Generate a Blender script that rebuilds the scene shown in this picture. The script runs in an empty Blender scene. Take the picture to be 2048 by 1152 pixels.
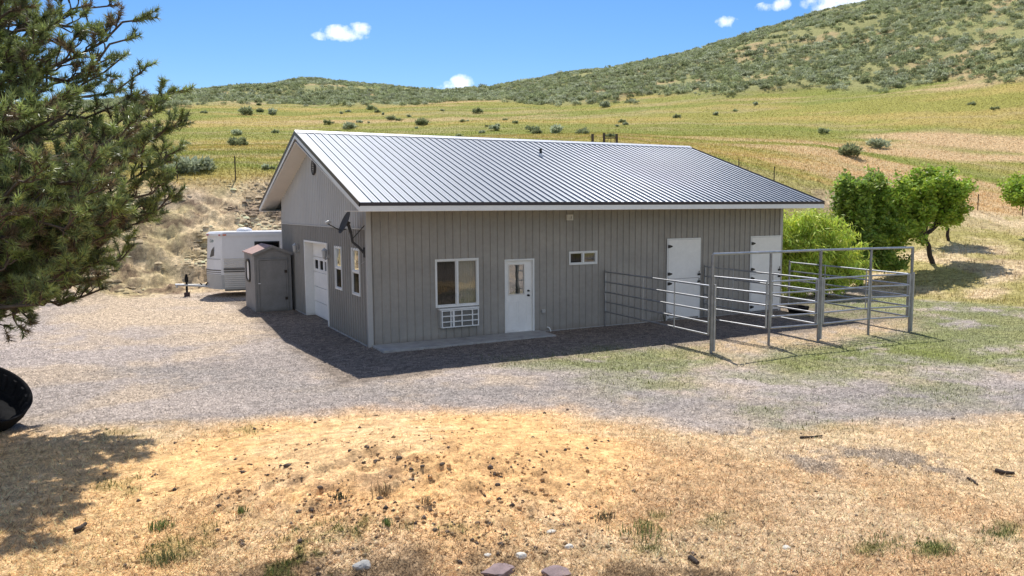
import bpy, math, random
import numpy as np
from mathutils import Vector, Matrix
S = bpy.context.scene
COL = S.collection
random.seed(7); rng = np.random.default_rng(11)

# ------------------------------------------------------------------ camera
CAM = np.array([-6.0224, -19.6616, 3.613]); YAW, PITCH, ROLL, FPX = 0.4813, -0.102, -0.0064, 1549.565
_F = np.array([math.sin(YAW)*math.cos(PITCH), math.cos(YAW)*math.cos(PITCH), math.sin(PITCH)])
_R0 = np.array([math.cos(YAW), -math.sin(YAW), 0.0]); _U0 = np.cross(_R0, _F)
_R = _R0*math.cos(ROLL)+_U0*math.sin(ROLL); _U = -_R0*math.sin(ROLL)+_U0*math.cos(ROLL)
cd = bpy.data.cameras.new('camera'); cam = bpy.data.objects.new('camera', cd); COL.objects.link(cam)
cam.matrix_world = Matrix(((_R[0], _U[0], -_F[0], CAM[0]), (_R[1], _U[1], -_F[1], CAM[1]), (_R[2], _U[2], -_F[2], CAM[2]), (0, 0, 0, 1)))
cd.sensor_width = 36; cd.lens = FPX/2048*36; cd.clip_start = 0.1; cd.clip_end = 6000
S.camera = cam

# ------------------------------------------------------------------ light
SUN = np.array([.20, .582, 1.0]); SUN /= np.linalg.norm(SUN)
sl = bpy.data.lights.new('sun', 'SUN'); sl.energy = 4.3; sl.angle = math.radians(.5); sl.color = (1, .955, .88)
so = bpy.data.objects.new('sun', sl); COL.objects.link(so)
so.rotation_euler = Vector(-SUN).to_track_quat('-Z', 'Y').to_euler(); so.location = (20, 50, 60)
W = bpy.data.worlds.new('World'); S.world = W; W.use_nodes = True
S.view_settings.view_transform = 'Standard'; S.view_settings.look = 'None'; S.view_settings.gamma = 1
S.view_settings.exposure = 0.48

def raydir(x, y): return _F+_R*((x-1024)/FPX)-_U*((y-576)/FPX)
def onz(x, y, z=0.0):
    d = raydir(x, y); return CAM+d*((z-CAM[2])/d[2])
def at_r(x, y, r):
    d = raydir(x, y); return CAM+d*(r/math.hypot(d[0], d[1]))

def world():
    nt = W.node_tree; N = nt.nodes; L = nt.links; N.clear()
    out = N.new('ShaderNodeOutputWorld'); bg = N.new('ShaderNodeBackground'); sky = N.new('ShaderNodeTexSky')
    sky.sky_type = 'NISHITA'; sky.sun_disc = False
    sky.sun_elevation = math.asin(SUN[2]); sky.sun_rotation = math.atan2(SUN[0], SUN[1])
    sky.altitude = 900; sky.air_density = 1.0; sky.dust_density = 1.1; sky.ozone_density = 3.0
    hs = N.new('ShaderNodeHueSaturation'); hs.inputs['Saturation'].default_value = 1.36; hs.inputs['Value'].default_value = .79; hs.inputs['Hue'].default_value = .503
    L.new(sky.outputs[0], hs.inputs['Color'])
    g = N.new('ShaderNodeTexCoord')
    col = hs.outputs[0]
    clouds = [((690, 66), .032, .011, 1.0), ((720, 58), .016, .010, 1.0), ((650, 72), .018, .006, .7), ((925, 166), .018, .012, 1.0), ((900, 172), .020, .007, .6),
              ((1455, 44), .016, .009, .9), ((1530, 14), .014, .006, .8), ((1560, 10), .014, .008, .9), ((1680, -4), .045, .016, 1.1), ((1650, 14), .020, .008, 1.0),
              ((2300, -60), .08, .03, 1.0), ((-500, 60), .07, .02, 1.0)]
    # unseen clouds added behind the camera to brighten shaded walls with neutral light
    rear_fill = [(YAW+math.pi+a, e, w, h) for a, e, w, h in ((-1.25, .30, .40, .20), (-.55, .42, .50, .28), (.25, .36, .55, .26), (1.0, .45, .45, .25), (-.1, .95, .5, .3), (1.5, .2, .3, .12))]
    nz = N.new('ShaderNodeTexNoise'); nz.inputs['Scale'].default_value = 46; nz.inputs['Detail'].default_value = 9; nz.inputs['Roughness'].default_value = .62
    L.new(g.outputs['Generated'], nz.inputs['Vector'])
    acc = None
    def m(op, a, b=None, c=None):
        n = N.new('ShaderNodeMath'); n.operation = op
        for i, v in enumerate((a, b, c)):
            if v is None: continue
            if isinstance(v, (int, float)): n.inputs[i].default_value = v
            else: L.new(v, n.inputs[i])
        return n.outputs[0]
    for (px, a, b, k) in clouds+[(np.array([math.sin(z_)*math.cos(e_), math.cos(z_)*math.cos(e_), math.sin(e_)]), w_, h_, 1.2) for z_, e_, w_, h_ in rear_fill]:
        d = raydir(*px) if len(px) == 2 else px; d = d/np.linalg.norm(d)
        r = np.cross(d, [0, 0, 1]); r /= np.linalg.norm(r); u = np.cross(r, d)
        def dot(v):
            n = N.new('ShaderNodeVectorMath'); n.operation = 'DOT_PRODUCT'; n.inputs[1].default_value = tuple(v)
            L.new(g.outputs['Generated'], n.inputs[0]); return n.outputs['Value']
        e = m('ADD', m('POWER', m('MULTIPLY', dot(r), 1/a), 2), m('POWER', m('MULTIPLY', dot(u), 1/b), 2))
        f = m('MULTIPLY', m('SUBTRACT', 1.0, e), k)
        f = m('MAXIMUM', f, 0.0); f = m('MULTIPLY', f, m('GREATER_THAN', dot(d), 0.5))
        acc = f if acc is None else m('MAXIMUM', acc, f)
    s = m('ADD', m('MULTIPLY', acc, 1.0), m('MULTIPLY', m('SUBTRACT', nz.outputs[0], .5), 3.6))
    mask = m('MULTIPLY', m('SMOOTH_MIN', m('MAXIMUM', m('MULTIPLY', m('SUBTRACT', s, .12), .60), 0.0), 1.0, .2), m('MINIMUM', m('MULTIPLY', acc, 5.0), 1.0))
    mx = N.new('ShaderNodeMix'); mx.data_type = 'RGBA'; mx.inputs[7].default_value = (9.5, 9.3, 9.1, 1)
    mask = m('MINIMUM', mask, .88)
    L.new(mask, mx.inputs[0]); L.new(col, mx.inputs[6])
    L.new(mx.outputs[2], bg.inputs[0]); bg.inputs[1].default_value = .13
    L.new(bg.outputs[0], out.inputs[0])
world()

# ------------------------------------------------------------------ helpers
def tag(o, label=None, cat=None, group=None, kind=None):
    for k, v in (('label', label), ('category', cat), ('group', group), ('kind', kind)):
        if v: o[k] = v
    return o
def empty(name, loc=(0, 0, 0), rz=0):
    o = bpy.data.objects.new(name, None); COL.objects.link(o); o.location = loc; o.rotation_euler = (0, 0, rz); o.empty_display_size = .2
    return o
class MB:
    def __init__(s): s.v = []; s.f = []; s.sm = []
    def add(s, vs, fs, smooth=False):
        b = len(s.v); s.v += [tuple(map(float, q)) for q in vs]; s.f += [tuple(b+i for i in f) for f in fs]; s.sm += [smooth]*len(fs); return s
    def box(s, x0, x1, y0, y1, z0, z1, bev=0):
        if bev > 0:
            return s.bbox(x0, x1, y0, y1, z0, z1, bev)
        s.add([(x0, y0, z0), (x1, y0, z0), (x1, y1, z0), (x0, y1, z0), (x0, y0, z1), (x1, y0, z1), (x1, y1, z1), (x0, y1, z1)],
              [(0, 3, 2, 1), (4, 5, 6, 7), (0, 1, 5, 4), (1, 2, 6, 5), (2, 3, 7, 6), (3, 0, 4, 7)]); return s
    def bbox(s, x0, x1, y0, y1, z0, z1, b):
        import bmesh
        bm = bmesh.new(); bmesh.ops.create_cube(bm, size=1)
        for v in bm.verts: v.co = Vector(((x0+x1)/2+v.co.x*(x1-x0), (y0+y1)/2+v.co.y*(y1-y0), (z0+z1)/2+v.co.z*(z1-z0)))
        bmesh.ops.bevel(bm, geom=list(bm.edges), offset=b, segments=2, affect='EDGES', profile=.5)
        bm.verts.index_update()
        s.add([v.co[:] for v in bm.verts], [tuple(v.index for v in f.verts) for f in bm.faces]); bm.free(); return s
    def tube(s, pts, rad, n=8, cap=True, smooth=True):
        pts = [Vector(p) for p in pts]
        if isinstance(rad, (int, float)): rad = [rad]*len(pts)
        vs = []; prev = None
        for i, p in enumerate(pts):
            t = (pts[min(i+1, len(pts)-1)]-pts[max(i-1, 0)])
            t = t.normalized() if t.length > 1e-9 else Vector((0, 0, 1))
            if prev is None: a = t.orthogonal().normalized()
            else: a = (prev-t*prev.dot(t)); a = a.normalized() if a.length > 1e-6 else t.orthogonal().normalized()
            prev = a; b = t.cross(a)
            for k in range(n):
                th = 2*math.pi*k/n; vs.append(p+(a*math.cos(th)+b*math.sin(th))*rad[i])
        fs = []
        for i in range(len(pts)-1):
            for k in range(n):
                fs.append((i*n+k, i*n+(k+1) % n, (i+1)*n+(k+1) % n, (i+1)*n+k))
        s.add(vs, fs, smooth)
        if cap: s.add(vs[:n], [tuple(range(n))[::-1]]); s.add(vs[-n:], [tuple(range(n))])
        return s
    def prism(s, poly, axis, a, b):
        """poly in the two other axes, extruded along axis from a to b"""
        n = len(poly)
        def P(q, t):
            q = list(q); q.insert(axis, t); return q
        vs = [P(q, a) for q in poly]+[P(q, b) for q in poly]
        s.add(vs, [tuple(range(n))[::-1], tuple(range(n, 2*n))]+[(i, (i+1) % n, n+(i+1) % n, n+i) for i in range(n)]); return s
    def lathe(s, prof, n=32, smooth=True):
        vs = []; m = len(prof)
        for k in range(n):
            th = 2*math.pi*k/n
            for r, z in prof: vs.append((r*math.cos(th), r*math.sin(th), z))
        fs = [(k*m+i, ((k+1) % n)*m+i, ((k+1) % n)*m+i+1, k*m+i+1) for k in range(n) for i in range(m-1)]
        return s.add(vs, fs, smooth)
    def xf(s, M):
        s.v = [tuple(M @ Vector(v)) for v in s.v]; return s
    def mesh(s, name, m):
        me = bpy.data.meshes.new(name); me.from_pydata(s.v, [], s.f); me.polygons.foreach_set('use_smooth', s.sm)
        if m: me.materials.append(m)
        me.update(); return me
    def build(s, name, m, parent=None):
        o = bpy.data.objects.new(name, s.mesh(name, m)); COL.objects.link(o)
        if parent: o.parent = parent
        return o
def bulk(name, V, F, m, parent=None, colors=None, smooth=False):
    """fast mesh: V (n,3), F (m,k)"""
    me = bpy.data.meshes.new(name); V = np.asarray(V, np.float32); F = np.asarray(F, np.int32); k = F.shape[1]
    me.vertices.add(len(V)); me.vertices.foreach_set('co', V.ravel())
    me.loops.add(F.size); me.loops.foreach_set('vertex_index', F.ravel())
    me.polygons.add(len(F)); me.polygons.foreach_set('loop_start', np.arange(0, F.size, k, dtype=np.int32))
    me.polygons.foreach_set('loop_total', np.full(len(F), k, np.int32))
    if smooth: me.polygons.foreach_set('use_smooth', np.ones(len(F), bool))
    if colors is not None:
        a = me.color_attributes.new('tint', 'FLOAT_COLOR', 'POINT')
        c = np.ones((len(V), 4), np.float32); c[:, :3] = colors; a.data.foreach_set('color', c.ravel())
    me.materials.append(m); me.update(calc_edges=True); me.validate()
    o = bpy.data.objects.new(name, me); COL.objects.link(o)
    if parent: o.parent = parent
    return o
def copy_thing(root):
    r = root.copy(); COL.objects.link(r)
    for c in list(root.children):
        k = c.copy(); COL.objects.link(k); k.parent = r
        for g in c.children:
            h = g.copy(); COL.objects.link(h); h.parent = k
    return r

# value noise
def _hash(ix, iy, seed):
    h = (ix.astype(np.int64)*374761393+iy.astype(np.int64)*668265263+seed*1442695041) & 0xffffffff
    h = ((h ^ (h >> 13))*1274126177) & 0xffffffff
    return ((h ^ (h >> 16)) & 0xffff)/65535.0
def vnoise(x, y, seed=0):
    ix = np.floor(x); iy = np.floor(y); fx = x-ix; fy = y-iy
    fx = fx*fx*(3-2*fx); fy = fy*fy*(3-2*fy)
    a = _hash(ix, iy, seed); b = _hash(ix+1, iy, seed); c = _hash(ix, iy+1, seed); d = _hash(ix+1, iy+1, seed)
    return (a*(1-fx)+b*fx)*(1-fy)+(c*(1-fx)+d*fx)*fy
def fbm(x, y, s, o=4, seed=0, gain=.5):
    x = np.asarray(x, float)/s; y = np.asarray(y, float)/s; t = 0; a = 1; n = 0
    for i in range(o):
        ca, sa = math.cos(.6*i+.3), math.sin(.6*i+.3)
        t = t+a*vnoise(x*ca-y*sa+17.3*i, x*sa+y*ca+9.1*i, seed+i); n += a; a *= gain; x = x*2.03; y = y*2.03
    return t/n
def sstep(a, b, x):
    t = np.clip((x-a)/(b-a), 0, 1); return t*t*(3-2*t)
def lin(r, g, b):
    f = lambda c: ((c/255+.055)/1.055)**2.4 if c > 10 else c/255/12.92
    return np.array([f(r), f(g), f(b)])

# ------------------------------------------------------------------ materials
def mat(name, color, rough=.6, metal=0, bump=0, bscale=20, vary=0, vscale=3, attr=None, spec=.5, trans=0, objrand=0, dirt=None):
    m = bpy.data.materials.new(name); m.use_nodes = True; nt = m.node_tree; N = nt.nodes; L = nt.links
    p = N['Principled BSDF']; p.inputs['Roughness'].default_value = rough; p.inputs['Metallic'].default_value = metal
    p.inputs['Specular IOR Level'].default_value = spec
    c = None
    if attr:
        a = N.new('ShaderNodeAttribute'); a.attribute_name = attr; c = a.outputs['Color']
    else:
        r = N.new('ShaderNodeRGB'); r.outputs[0].default_value = (*color, 1); c = r.outputs[0]
    tc = N.new('ShaderNodeTexCoord')
    def noise(scale, det=6, rgh=.6, vec=None):
        n = N.new('ShaderNodeTexNoise'); n.inputs['Scale'].default_value = scale; n.inputs['Detail'].default_value = det; n.inputs['Roughness'].default_value = rgh
        L.new(vec or tc.outputs['Object'], n.inputs['Vector']); return n.outputs['Fac']
    def mult(c, fac, lo, hi, a=.35, b=.65):
        mr = N.new('ShaderNodeMapRange'); mr.inputs[1].default_value = a; mr.inputs[2].default_value = b; mr.inputs[3].default_value = lo; mr.inputs[4].default_value = hi
        L.new(fac, mr.inputs[0])
        v = N.new('ShaderNodeVectorMath'); v.operation = 'SCALE'; L.new(c, v.inputs[0]); L.new(mr.outputs[0], v.inputs['Scale']); return v.outputs[0]
    if vary: c = mult(c, noise(vscale), 1-vary, 1+vary); c = mult(c, noise(vscale*9), 1-vary*.5, 1+vary*.5)
    if objrand:
        oi = N.new('ShaderNodeObjectInfo'); c = mult(c, oi.outputs['Random'], 1-objrand, 1+objrand, 0, 1)
    if dirt:   # (color, height): splash dirt near the base with its own ragged edge
        sx = N.new('ShaderNodeSeparateXYZ'); L.new(tc.outputs['Object'], sx.inputs[0])
        n = noise(2.5, 8, .7); mm = N.new('ShaderNodeMath'); mm.operation = 'MULTIPLY_ADD'; L.new(n, mm.inputs[0]); mm.inputs[1].default_value = dirt[1]*2.2; L.new(sx.outputs[2], mm.inputs[2])
        mr = N.new('ShaderNodeMapRange'); mr.inputs[1].default_value = dirt[1]*.9; mr.inputs[2].default_value = dirt[1]*2.0; mr.inputs[3].default_value = .55; mr.inputs[4].default_value = 0
        L.new(mm.outputs[0], mr.inputs[0])
        mx = N.new('ShaderNodeMix'); mx.data_type = 'RGBA'; L.new(mr.outputs[0], mx.inputs[0]); L.new(c, mx.inputs[6]); mx.inputs[7].default_value = (*dirt[0], 1); c = mx.outputs[2]
    L.new(c, p.inputs['Base Color'])
    if bump:
        b = N.new('ShaderNodeBump'); b.inputs['Strength'].default_value = bump; b.inputs['Distance'].default_value = .02; L.new(noise(bscale, 8, .65), b.inputs['Height']); L.new(b.outputs[0], p.inputs['Normal'])
    if trans:
        out = N['Material Output']; t = N.new('ShaderNodeBsdfTranslucent'); ms = N.new('ShaderNodeMixShader'); ms.inputs[0].default_value = trans
        L.new(c, t.inputs[0]); L.new(p.outputs[0], ms.inputs[1]); L.new(t.outputs[0], ms.inputs[2]); L.new(ms.outputs[0], out.inputs[0])
    return m
def glass(name, refl=.12, tint=(.75, .8, .78), mesh=False):
    m = bpy.data.materials.new(name); m.use_nodes = True; nt = m.node_tree; N = nt.nodes; L = nt.links; N.remove(N['Principled BSDF'])
    t = N.new('ShaderNodeBsdfTransparent'); t.inputs[0].default_value = (*tint, 1); g = N.new('ShaderNodeBsdfGlossy'); g.inputs['Roughness'].default_value = .01
    g.inputs['Color'].default_value = (.9, .92, .9, 1)
    fr = N.new('ShaderNodeFresnel'); fr.inputs[0].default_value = 1.5; ad = N.new('ShaderNodeMath'); ad.operation = 'ADD'; ad.use_clamp = True; ad.inputs[1].default_value = refl; L.new(fr.outputs[0], ad.inputs[0])
    if mesh: ad.inputs[1].default_value = .0; nt.links.remove(ad.inputs[0].links[0]); ad.inputs[0].default_value = refl
    tc = N.new('ShaderNodeTexCoord'); n = N.new('ShaderNodeTexNoise'); n.inputs['Scale'].default_value = 1.6; L.new(tc.outputs['Object'], n.inputs['Vector'])
    b = N.new('ShaderNodeBump'); b.inputs['Strength'].default_value = .12; b.inputs['Distance'].default_value = .03; L.new(n.outputs[0], b.inputs['Height']); L.new(b.outputs[0], g.inputs['Normal'])
    ms = N.new('ShaderNodeMixShader'); L.new(ad.outputs[0], ms.inputs[0]); L.new(t.outputs[0], ms.inputs[1]); L.new(g.outputs[0], ms.inputs[2]); L.new(ms.outputs[0], N['Material Output'].inputs[0])
    return m
M = dict(
    siding=mat('grey_siding', (.31, .29, .26), .5, vary=.10, vscale=.8, bump=.05, bscale=60, dirt=((.20, .165, .13), .20)),
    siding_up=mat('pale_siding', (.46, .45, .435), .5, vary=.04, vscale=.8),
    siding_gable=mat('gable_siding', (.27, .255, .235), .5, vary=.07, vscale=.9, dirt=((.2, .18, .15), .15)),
    trim=mat('trim_grey', (.42, .41, .39), .5, vary=.04),
    white=mat('white_paint', (.74, .74, .72), .45, vary=.04, vscale=2),
    door=mat('white_door', (.80, .79, .76), .4, vary=.05, vscale=1.2, dirt=((.35, .32, .28), .12)),
    soffit=mat('soffit_cream', (.70, .66, .60), .6, vary=.03),
    brown=mat('dark_brown_metal', (.035, .025, .028), .4, vary=.1),
    roof=mat('galvalume', (.128, .147, .178), .41, metal=.35, vary=.04, vscale=1.5, bump=.03, bscale=9),
    black=mat('black_metal', (.012, .012, .013), .45),
    dark=mat('dark_screen', (.03, .03, .03), .7),
    concrete=mat('concrete', (.34, .33, .31), .85, vary=.15, vscale=3, bump=.3, bscale=40),
    steel=mat('galvanised_pipe', (.40, .41, .43), .45, metal=.8, vary=.14, vscale=5),
    pipe_dark=mat('pipe_weathered', (.26, .26, .265), .5, metal=.7, vary=.2, vscale=5),
    curtain=mat('curtain', (.45, .40, .30), .9, vary=.08),
    dish=mat('dish_grey', (.075, .072, .07), .9, spec=.1, vary=.1),
    shed=mat('shed_grey', (.24, .233, .225), .75, vary=.1, vscale=2.5, bump=.15, bscale=30, dirt=((.17, .15, .12), .15)),
    shed_roof=mat('shed_roof_red', (.34, .22, .19), .8, vary=.15, vscale=4),
    rv=mat('trailer_white', (.72, .72, .73), .3, vary=.03),
    rv_grey=mat('trailer_grey', (.42, .42, .41), .4, vary=.05),
    rv_cream=mat('trailer_ribbed', (.62, .60, .56), .35, vary=.04),
    stripe=mat('stripe', (.10, .095, .09), .5), red=mat('red_lens', (.5, .03, .02), .2), amber=mat('amber_lens', (.6, .12, .03), .2), teal=mat('teal_decal', (.08, .16, .15), .4),
    wood=mat('old_wood', (.09, .065, .045), .9, vary=.3, vscale=6, bump=.5, bscale=30),
    rust=mat('rusty_post', (.06, .045, .035), .9, vary=.3), rubber=mat('tyre_rubber', (.018, .018, .019), .9, spec=.04, vary=.25, vscale=5, bump=.3, bscale=25),
    bark=mat('pine_bark', (.10, .075, .055), .95, vary=.35, vscale=8, bump=.8, bscale=25), bark2=mat('dark_bark', (.045, .032, .025), .95, vary=.3, vscale=8, bump=.6, bscale=25),
    leaf=mat('leaf_surfaces', (0, 0, 0), .55, attr='tint', trans=.42, spec=.35), needle=mat('pine_needles', (0, 0, 0), .42, attr='tint', trans=.25, spec=.5),
    sage=mat('sagebrush_leaves', (0, 0, 0), .8, attr='tint', trans=.42, objrand=.12, spec=.2),
    straw=mat('straw_blades', (0, 0, 0), .7, attr='tint', trans=.42, spec=.2),
    rock_red=mat('mauve_stone', (.21, .15, .145), .85, vary=.2, vscale=9, bump=.5, bscale=30), rock_white=mat('pale_rock', (.62, .58, .5), .85, vary=.2, vscale=12, bump=.6, bscale=30),
    stone=mat('stones', (0, 0, 0), .9, attr='tint'),
    gl=glass('window_glass', .10), gl_mirror=glass('reflective_glass', .42), gl_dark=glass('screened_glass', .05, (.25, .25, .25), True), gl_door=glass('door_glass', .34),
)

# ------------------------------------------------------------------ terrain
# columns: photo x -> list of (photo y, distance) where the ground lies in that direction
T = {  # toe r, bank mid, fence line, field, sage edge, crest
    -700: (35, (480, 40), (358, 45), (285, 75), (235, 115), (225, 170)),
    0:    (35, (480, 40), (358, 45), (285, 75), (235, 115), (225, 170)),
    330:  (36.5, (470, 40.5), (358, 45), (285, 74), (216, 115), (206, 165)),
    480:  (37, (468, 41), (357, 45), (280, 75), (211, 118), (181, 175)),
    640:  (38, (470, 41.5), (357, 46), (280, 75), (209, 120), (169, 190)),
    780:  (39, (470, 42.5), (352, 47), (275, 76), (208, 120), (177, 190)),
    880:  (40, (470, 43), (347, 47), (270, 76), (207, 120), (197, 175)),
    1000: (40, (470, 43), (345, 47), (265, 76), (207, 118), (182, 170)),
    1200: (40, (470, 43), (345, 47), (260, 78), (200, 112), (151, 175)),
    1374: (40, (470, 43), (350, 48), (258, 80), (188, 108), (117, 180)),
    1490: (40, (480, 44), (355, 49), (262, 79), (184, 106), (82, 185)),
    1655: (38, (510, 44), (375, 51), (275, 77), (178, 104), (40, 190)),
    1838: (34, (520, 41), (405, 54), (285, 76), (165, 101), (3, 190)),
    2048: (33, (535, 40), (435, 57), (292, 77), (147, 98), (-45, 190)),
    2700: (33, (560, 38), (470, 60), (300, 80), (110, 98), (-160, 190))}
cols = []
for px, row in sorted(T.items()):
    a = raydir(px, 417); az = math.atan2(a[0], a[1])
    rr = [0.01, 12, row[0]]; zz = [0, 0, 0]
    for (y, r) in row[1:]:
        q = at_r(px, y, r); rr.append(r); zz.append(q[2])
    rr += [rr[-1]*1.25, 500, 2500]; zz += [zz[-1]+1.0, zz[-1]*.5, -40]
    cols.append((az, rr, zz, row[4][1]))
azc = np.array([c[0] for c in cols]); 
def pchip(x, y, xq):
    x = np.array(x, float); y = np.array(y, float); h = np.diff(x); d = np.diff(y)/h; m = np.zeros(len(x)); m[0] = d[0]; m[-1] = d[-1]
    for i in range(1, len(x)-1):
        if d[i-1]*d[i] > 0:
            w1 = 2*h[i]+h[i-1]; w2 = h[i]+2*h[i-1]; m[i] = (w1+w2)/(w1/d[i-1]+w2/d[i])
    k = np.clip(np.searchsorted(x, xq, side='right')-1, 0, len(x)-2); t = (xq-x[k])/h[k]
    return (2*t**3-3*t**2+1)*y[k]+(t**3-2*t**2+t)*h[k]*m[k]+(-2*t**3+3*t**2)*y[k+1]+(t**3-t**2)*h[k]*m[k+1]
# rings
rings = [0.02, .6, 1.2, 1.9, 2.6, 3.3, 4.0, 4.7, 5.4, 6.0, 6.5, 7.0]
while rings[-1] < 34: rings.append(rings[-1]+max(.03, rings[-1]**2*1.25/2790))
while rings[-1] < 60: rings.append(rings[-1]+.17)
while rings[-1] < 200: rings.append(rings[-1]+.55)
while rings[-1] < 2400: rings.append(rings[-1]*1.06)
RR = np.array(rings)
AZ = list(np.arange(-.74, .7401, .00155)+YAW)
a = AZ[-1]; st = .00155; tail = []
while a < YAW+math.pi-.02: st = min(st*1.15, .045); a += st; tail.append(a)
AZ = [2*YAW-q for q in tail][::-1]+AZ+tail
AZ = np.array(AZ)
prof = np.array([pchip(c[1], c[2], RR) for c in cols])       # (ncol, nr)
azq = np.clip(AZ, azc[0], azc[-1])
k = np.clip(np.searchsorted(azc, azq)-1, 0, len(azc)-2); t = ((azq-azc[k])/(azc[k+1]-azc[k]))[:, None]
# catmull-rom style smoothing across azimuth
def P(i): return prof[np.clip(i, 0, len(azc)-1)]
Zg = P(k)*(1-t)+P(k+1)*t
ker = np.exp(-np.linspace(-2, 2, 41)**2); ker /= ker.sum()
pad = np.vstack([Zg[:1]]*20+[Zg]+[Zg[-1:]]*20)
Zg = sum(ker[i]*pad[i:i+len(Zg)] for i in range(41))
sage_r = np.interp(azq, azc, [c[3] for c in cols])
toe_r = np.interp(azq, azc, [c[1][2] for c in cols]); fence_r = np.interp(azq, azc, [c[1][4] for c in cols])
back = sstep(1.15, 1.9, np.abs(AZ-YAW))[:, None]              # behind the camera: gentle meadow
Zg = Zg*(1-back)+back*(sstep(25, 300, RR)*14)[None, :]
A2, R2 = np.meshgrid(AZ, RR, indexing='ij')
X = CAM[0]+R2*np.sin(A2); Y = CAM[1]+R2*np.cos(A2)
TOE = toe_r[:, None]; FEN = fence_r[:, None]; SAG = sage_r[:, None]*np.ones_like(R2)
SAG = SAG+(fbm(X, Y, 14, 3, 5)-.5)*26
bank = sstep(-1.0, 1.5, R2-TOE)*(1-sstep(-3.5, 1.0, R2-FEN))*(1-back)
yard = 1-sstep(-2, 1, R2-TOE)
field = sstep(-2.5, 1.5, R2-FEN)
sage = sstep(-3, 3, R2-SAG)*(1-back)
leftness = 1-sstep(.45, .75, A2)          # the rough eroded bank is on the left
m0 = onz(790, 900, .3); m1 = onz(900, 1010, .2)
def blob(cx, cy, sx, sy, ang):
    c, s = math.cos(ang), math.sin(ang); dx = X-cx; dy = Y-cy; u = dx*c+dy*s; v = -dx*s+dy*c
    return np.exp(-((u/sx)**2+(v/sy)**2))
mound = .46*blob(m0[0]+.3, m0[1]-.4, 2.6, 1.5, -YAW)+.16*blob(m1[0]-.6, m1[1]-.2, 1.6, .8, -YAW)
Z = Zg+mound*yard
rid = np.abs(fbm(X, Y, 1.3, 4, 21)-.5)*2; rid2 = fbm(X, Y*1.0, .75, 3, 33); sca = A2*R2
clod = sstep(.48, .66, fbm(sca*.55, R2, .42, 3, 35)); scarp = sstep(.0, .10, fbm(sca*.35, R2, 2.4, 4, 36, .55)-.50)
near = sstep(34, 20, R2)
Z = Z+(fbm(X, Y, 3.5, 3, 3)-.5)*.05*yard
Z = Z+bank*(leftness*(.22*(fbm(X, Y, 1.7, 4, 40)-.5)+.12*(rid2-.5)+.20*clod+.26*scarp+.34*(fbm(sca*.6, R2, .40, 3, 47)-.5))+(1-leftness)*.10*(rid2-.5))
Z = Z+field*((fbm(X, Y, 9, 3, 60)-.5)*.7+(fbm(X, Y, 1.2, 3, 61)-.5)*.14)+sage*(fbm(X, Y, 18, 4, 62)-.5)*2.2
clodm = sstep(.12, .3, mound)+.4*sstep(14, 9, R2)
Z = Z+near*(fbm(X, Y, .35, 5, 70, .6)-.5)*.085*(.25+clodm)*yard+near*yard*(fbm(X, Y, .12, 2, 75)-.5)*.016
# lumpy diggings on the mound
dig = blob(*(onz(760, 975, .2)[:2]), 1.9, .75, -YAW)
Z = Z+dig*(.30*(fbm(X, Y, .30, 5, 90, .62)-.45)-.05*sstep(.62, .75, fbm(X, Y, .28, 2, 91)))
# the building pad is level
pad_m = sstep(1.2, .1, np.maximum(np.maximum(-X-.0, X-15.2), np.maximum(-Y-0.0, Y-11.5)))
Z = Z*(1-pad_m)-.01*pad_m
Z = Z+.05*sstep(8, 20, X)*sstep(-10, -3, Y)*(1-pad_m)*yard

nA, nR = Z.shape
def gidx(x, y):
    dx = np.asarray(x, float)-CAM[0]; dy = np.asarray(y, float)-CAM[1]; r = np.hypot(dx, dy)
    a = np.arctan2(dx, dy); a = np.where(a < AZ[0], a+2*math.pi, a); a = np.where(a > AZ[-1], a-2*math.pi, a)
    fa = np.interp(a, AZ, np.arange(nA)); fr = np.interp(r, RR, np.arange(nR)); return fa, fr
def sample(G, x, y):
    fa, fr = gidx(x, y); ia = np.clip(fa.astype(int), 0, nA-2); ir = np.clip(fr.astype(int), 0, nR-2); ta = fa-ia; tr = fr-ir
    if G.ndim == 3: ta = ta[..., None]; tr = tr[..., None]
    return (G[ia, ir]*(1-ta)+G[ia+1, ir]*ta)*(1-tr)+(G[ia, ir+1]*(1-ta)+G[ia+1, ir+1]*ta)*tr
def gh(x, y): return float(sample(Z, np.array([x]), np.array([y]))[0])

# ---- ground albedo (zones of different soil and growth)
def poly(pts, soft=.5, noise=.8, ns=1.2, seed=0, z=0.0):
    w = [onz(*p, z)[:2] for p in pts]; n = len(w); inside = np.zeros(X.shape, bool); dist = np.full(X.shape, 1e9)
    w = np.array(w); lo = w.min(0)-4; hi = w.max(0)+4
    sel = (X > lo[0]) & (X < hi[0]) & (Y > lo[1]) & (Y < hi[1]); xs = X[sel]; ys = Y[sel]
    ins = np.zeros(xs.shape, bool); d = np.full(xs.shape, 1e9)
    for i in range(n):
        ax, ay = w[i]; bx, by = w[(i+1) % n]
        c = ((ay > ys) != (by > ys)) & (xs < (bx-ax)*(ys-ay)/(by-ay+1e-12)+ax); ins ^= c
        ex, ey = bx-ax, by-ay; tt = np.clip(((xs-ax)*ex+(ys-ay)*ey)/(ex*ex+ey*ey), 0, 1)
        d = np.minimum(d, np.hypot(xs-ax-tt*ex, ys-ay-tt*ey))
    sd = np.where(ins, d, -d)+(fbm(xs, ys, ns, 4, 100+seed, .6)-.5)*2*noise
    out = np.zeros(X.shape); out[sel] = sstep(-soft, soft, sd); return out
def mixc(C, m, c): return C*(1-m[..., None])+np.asarray(c)*m[..., None]
n1 = fbm(X, Y, 2.2, 5, 200, .6); n2 = fbm(X, Y, .4, 4, 210, .65); n3 = fbm(X, Y, 7, 3, 220)
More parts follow.
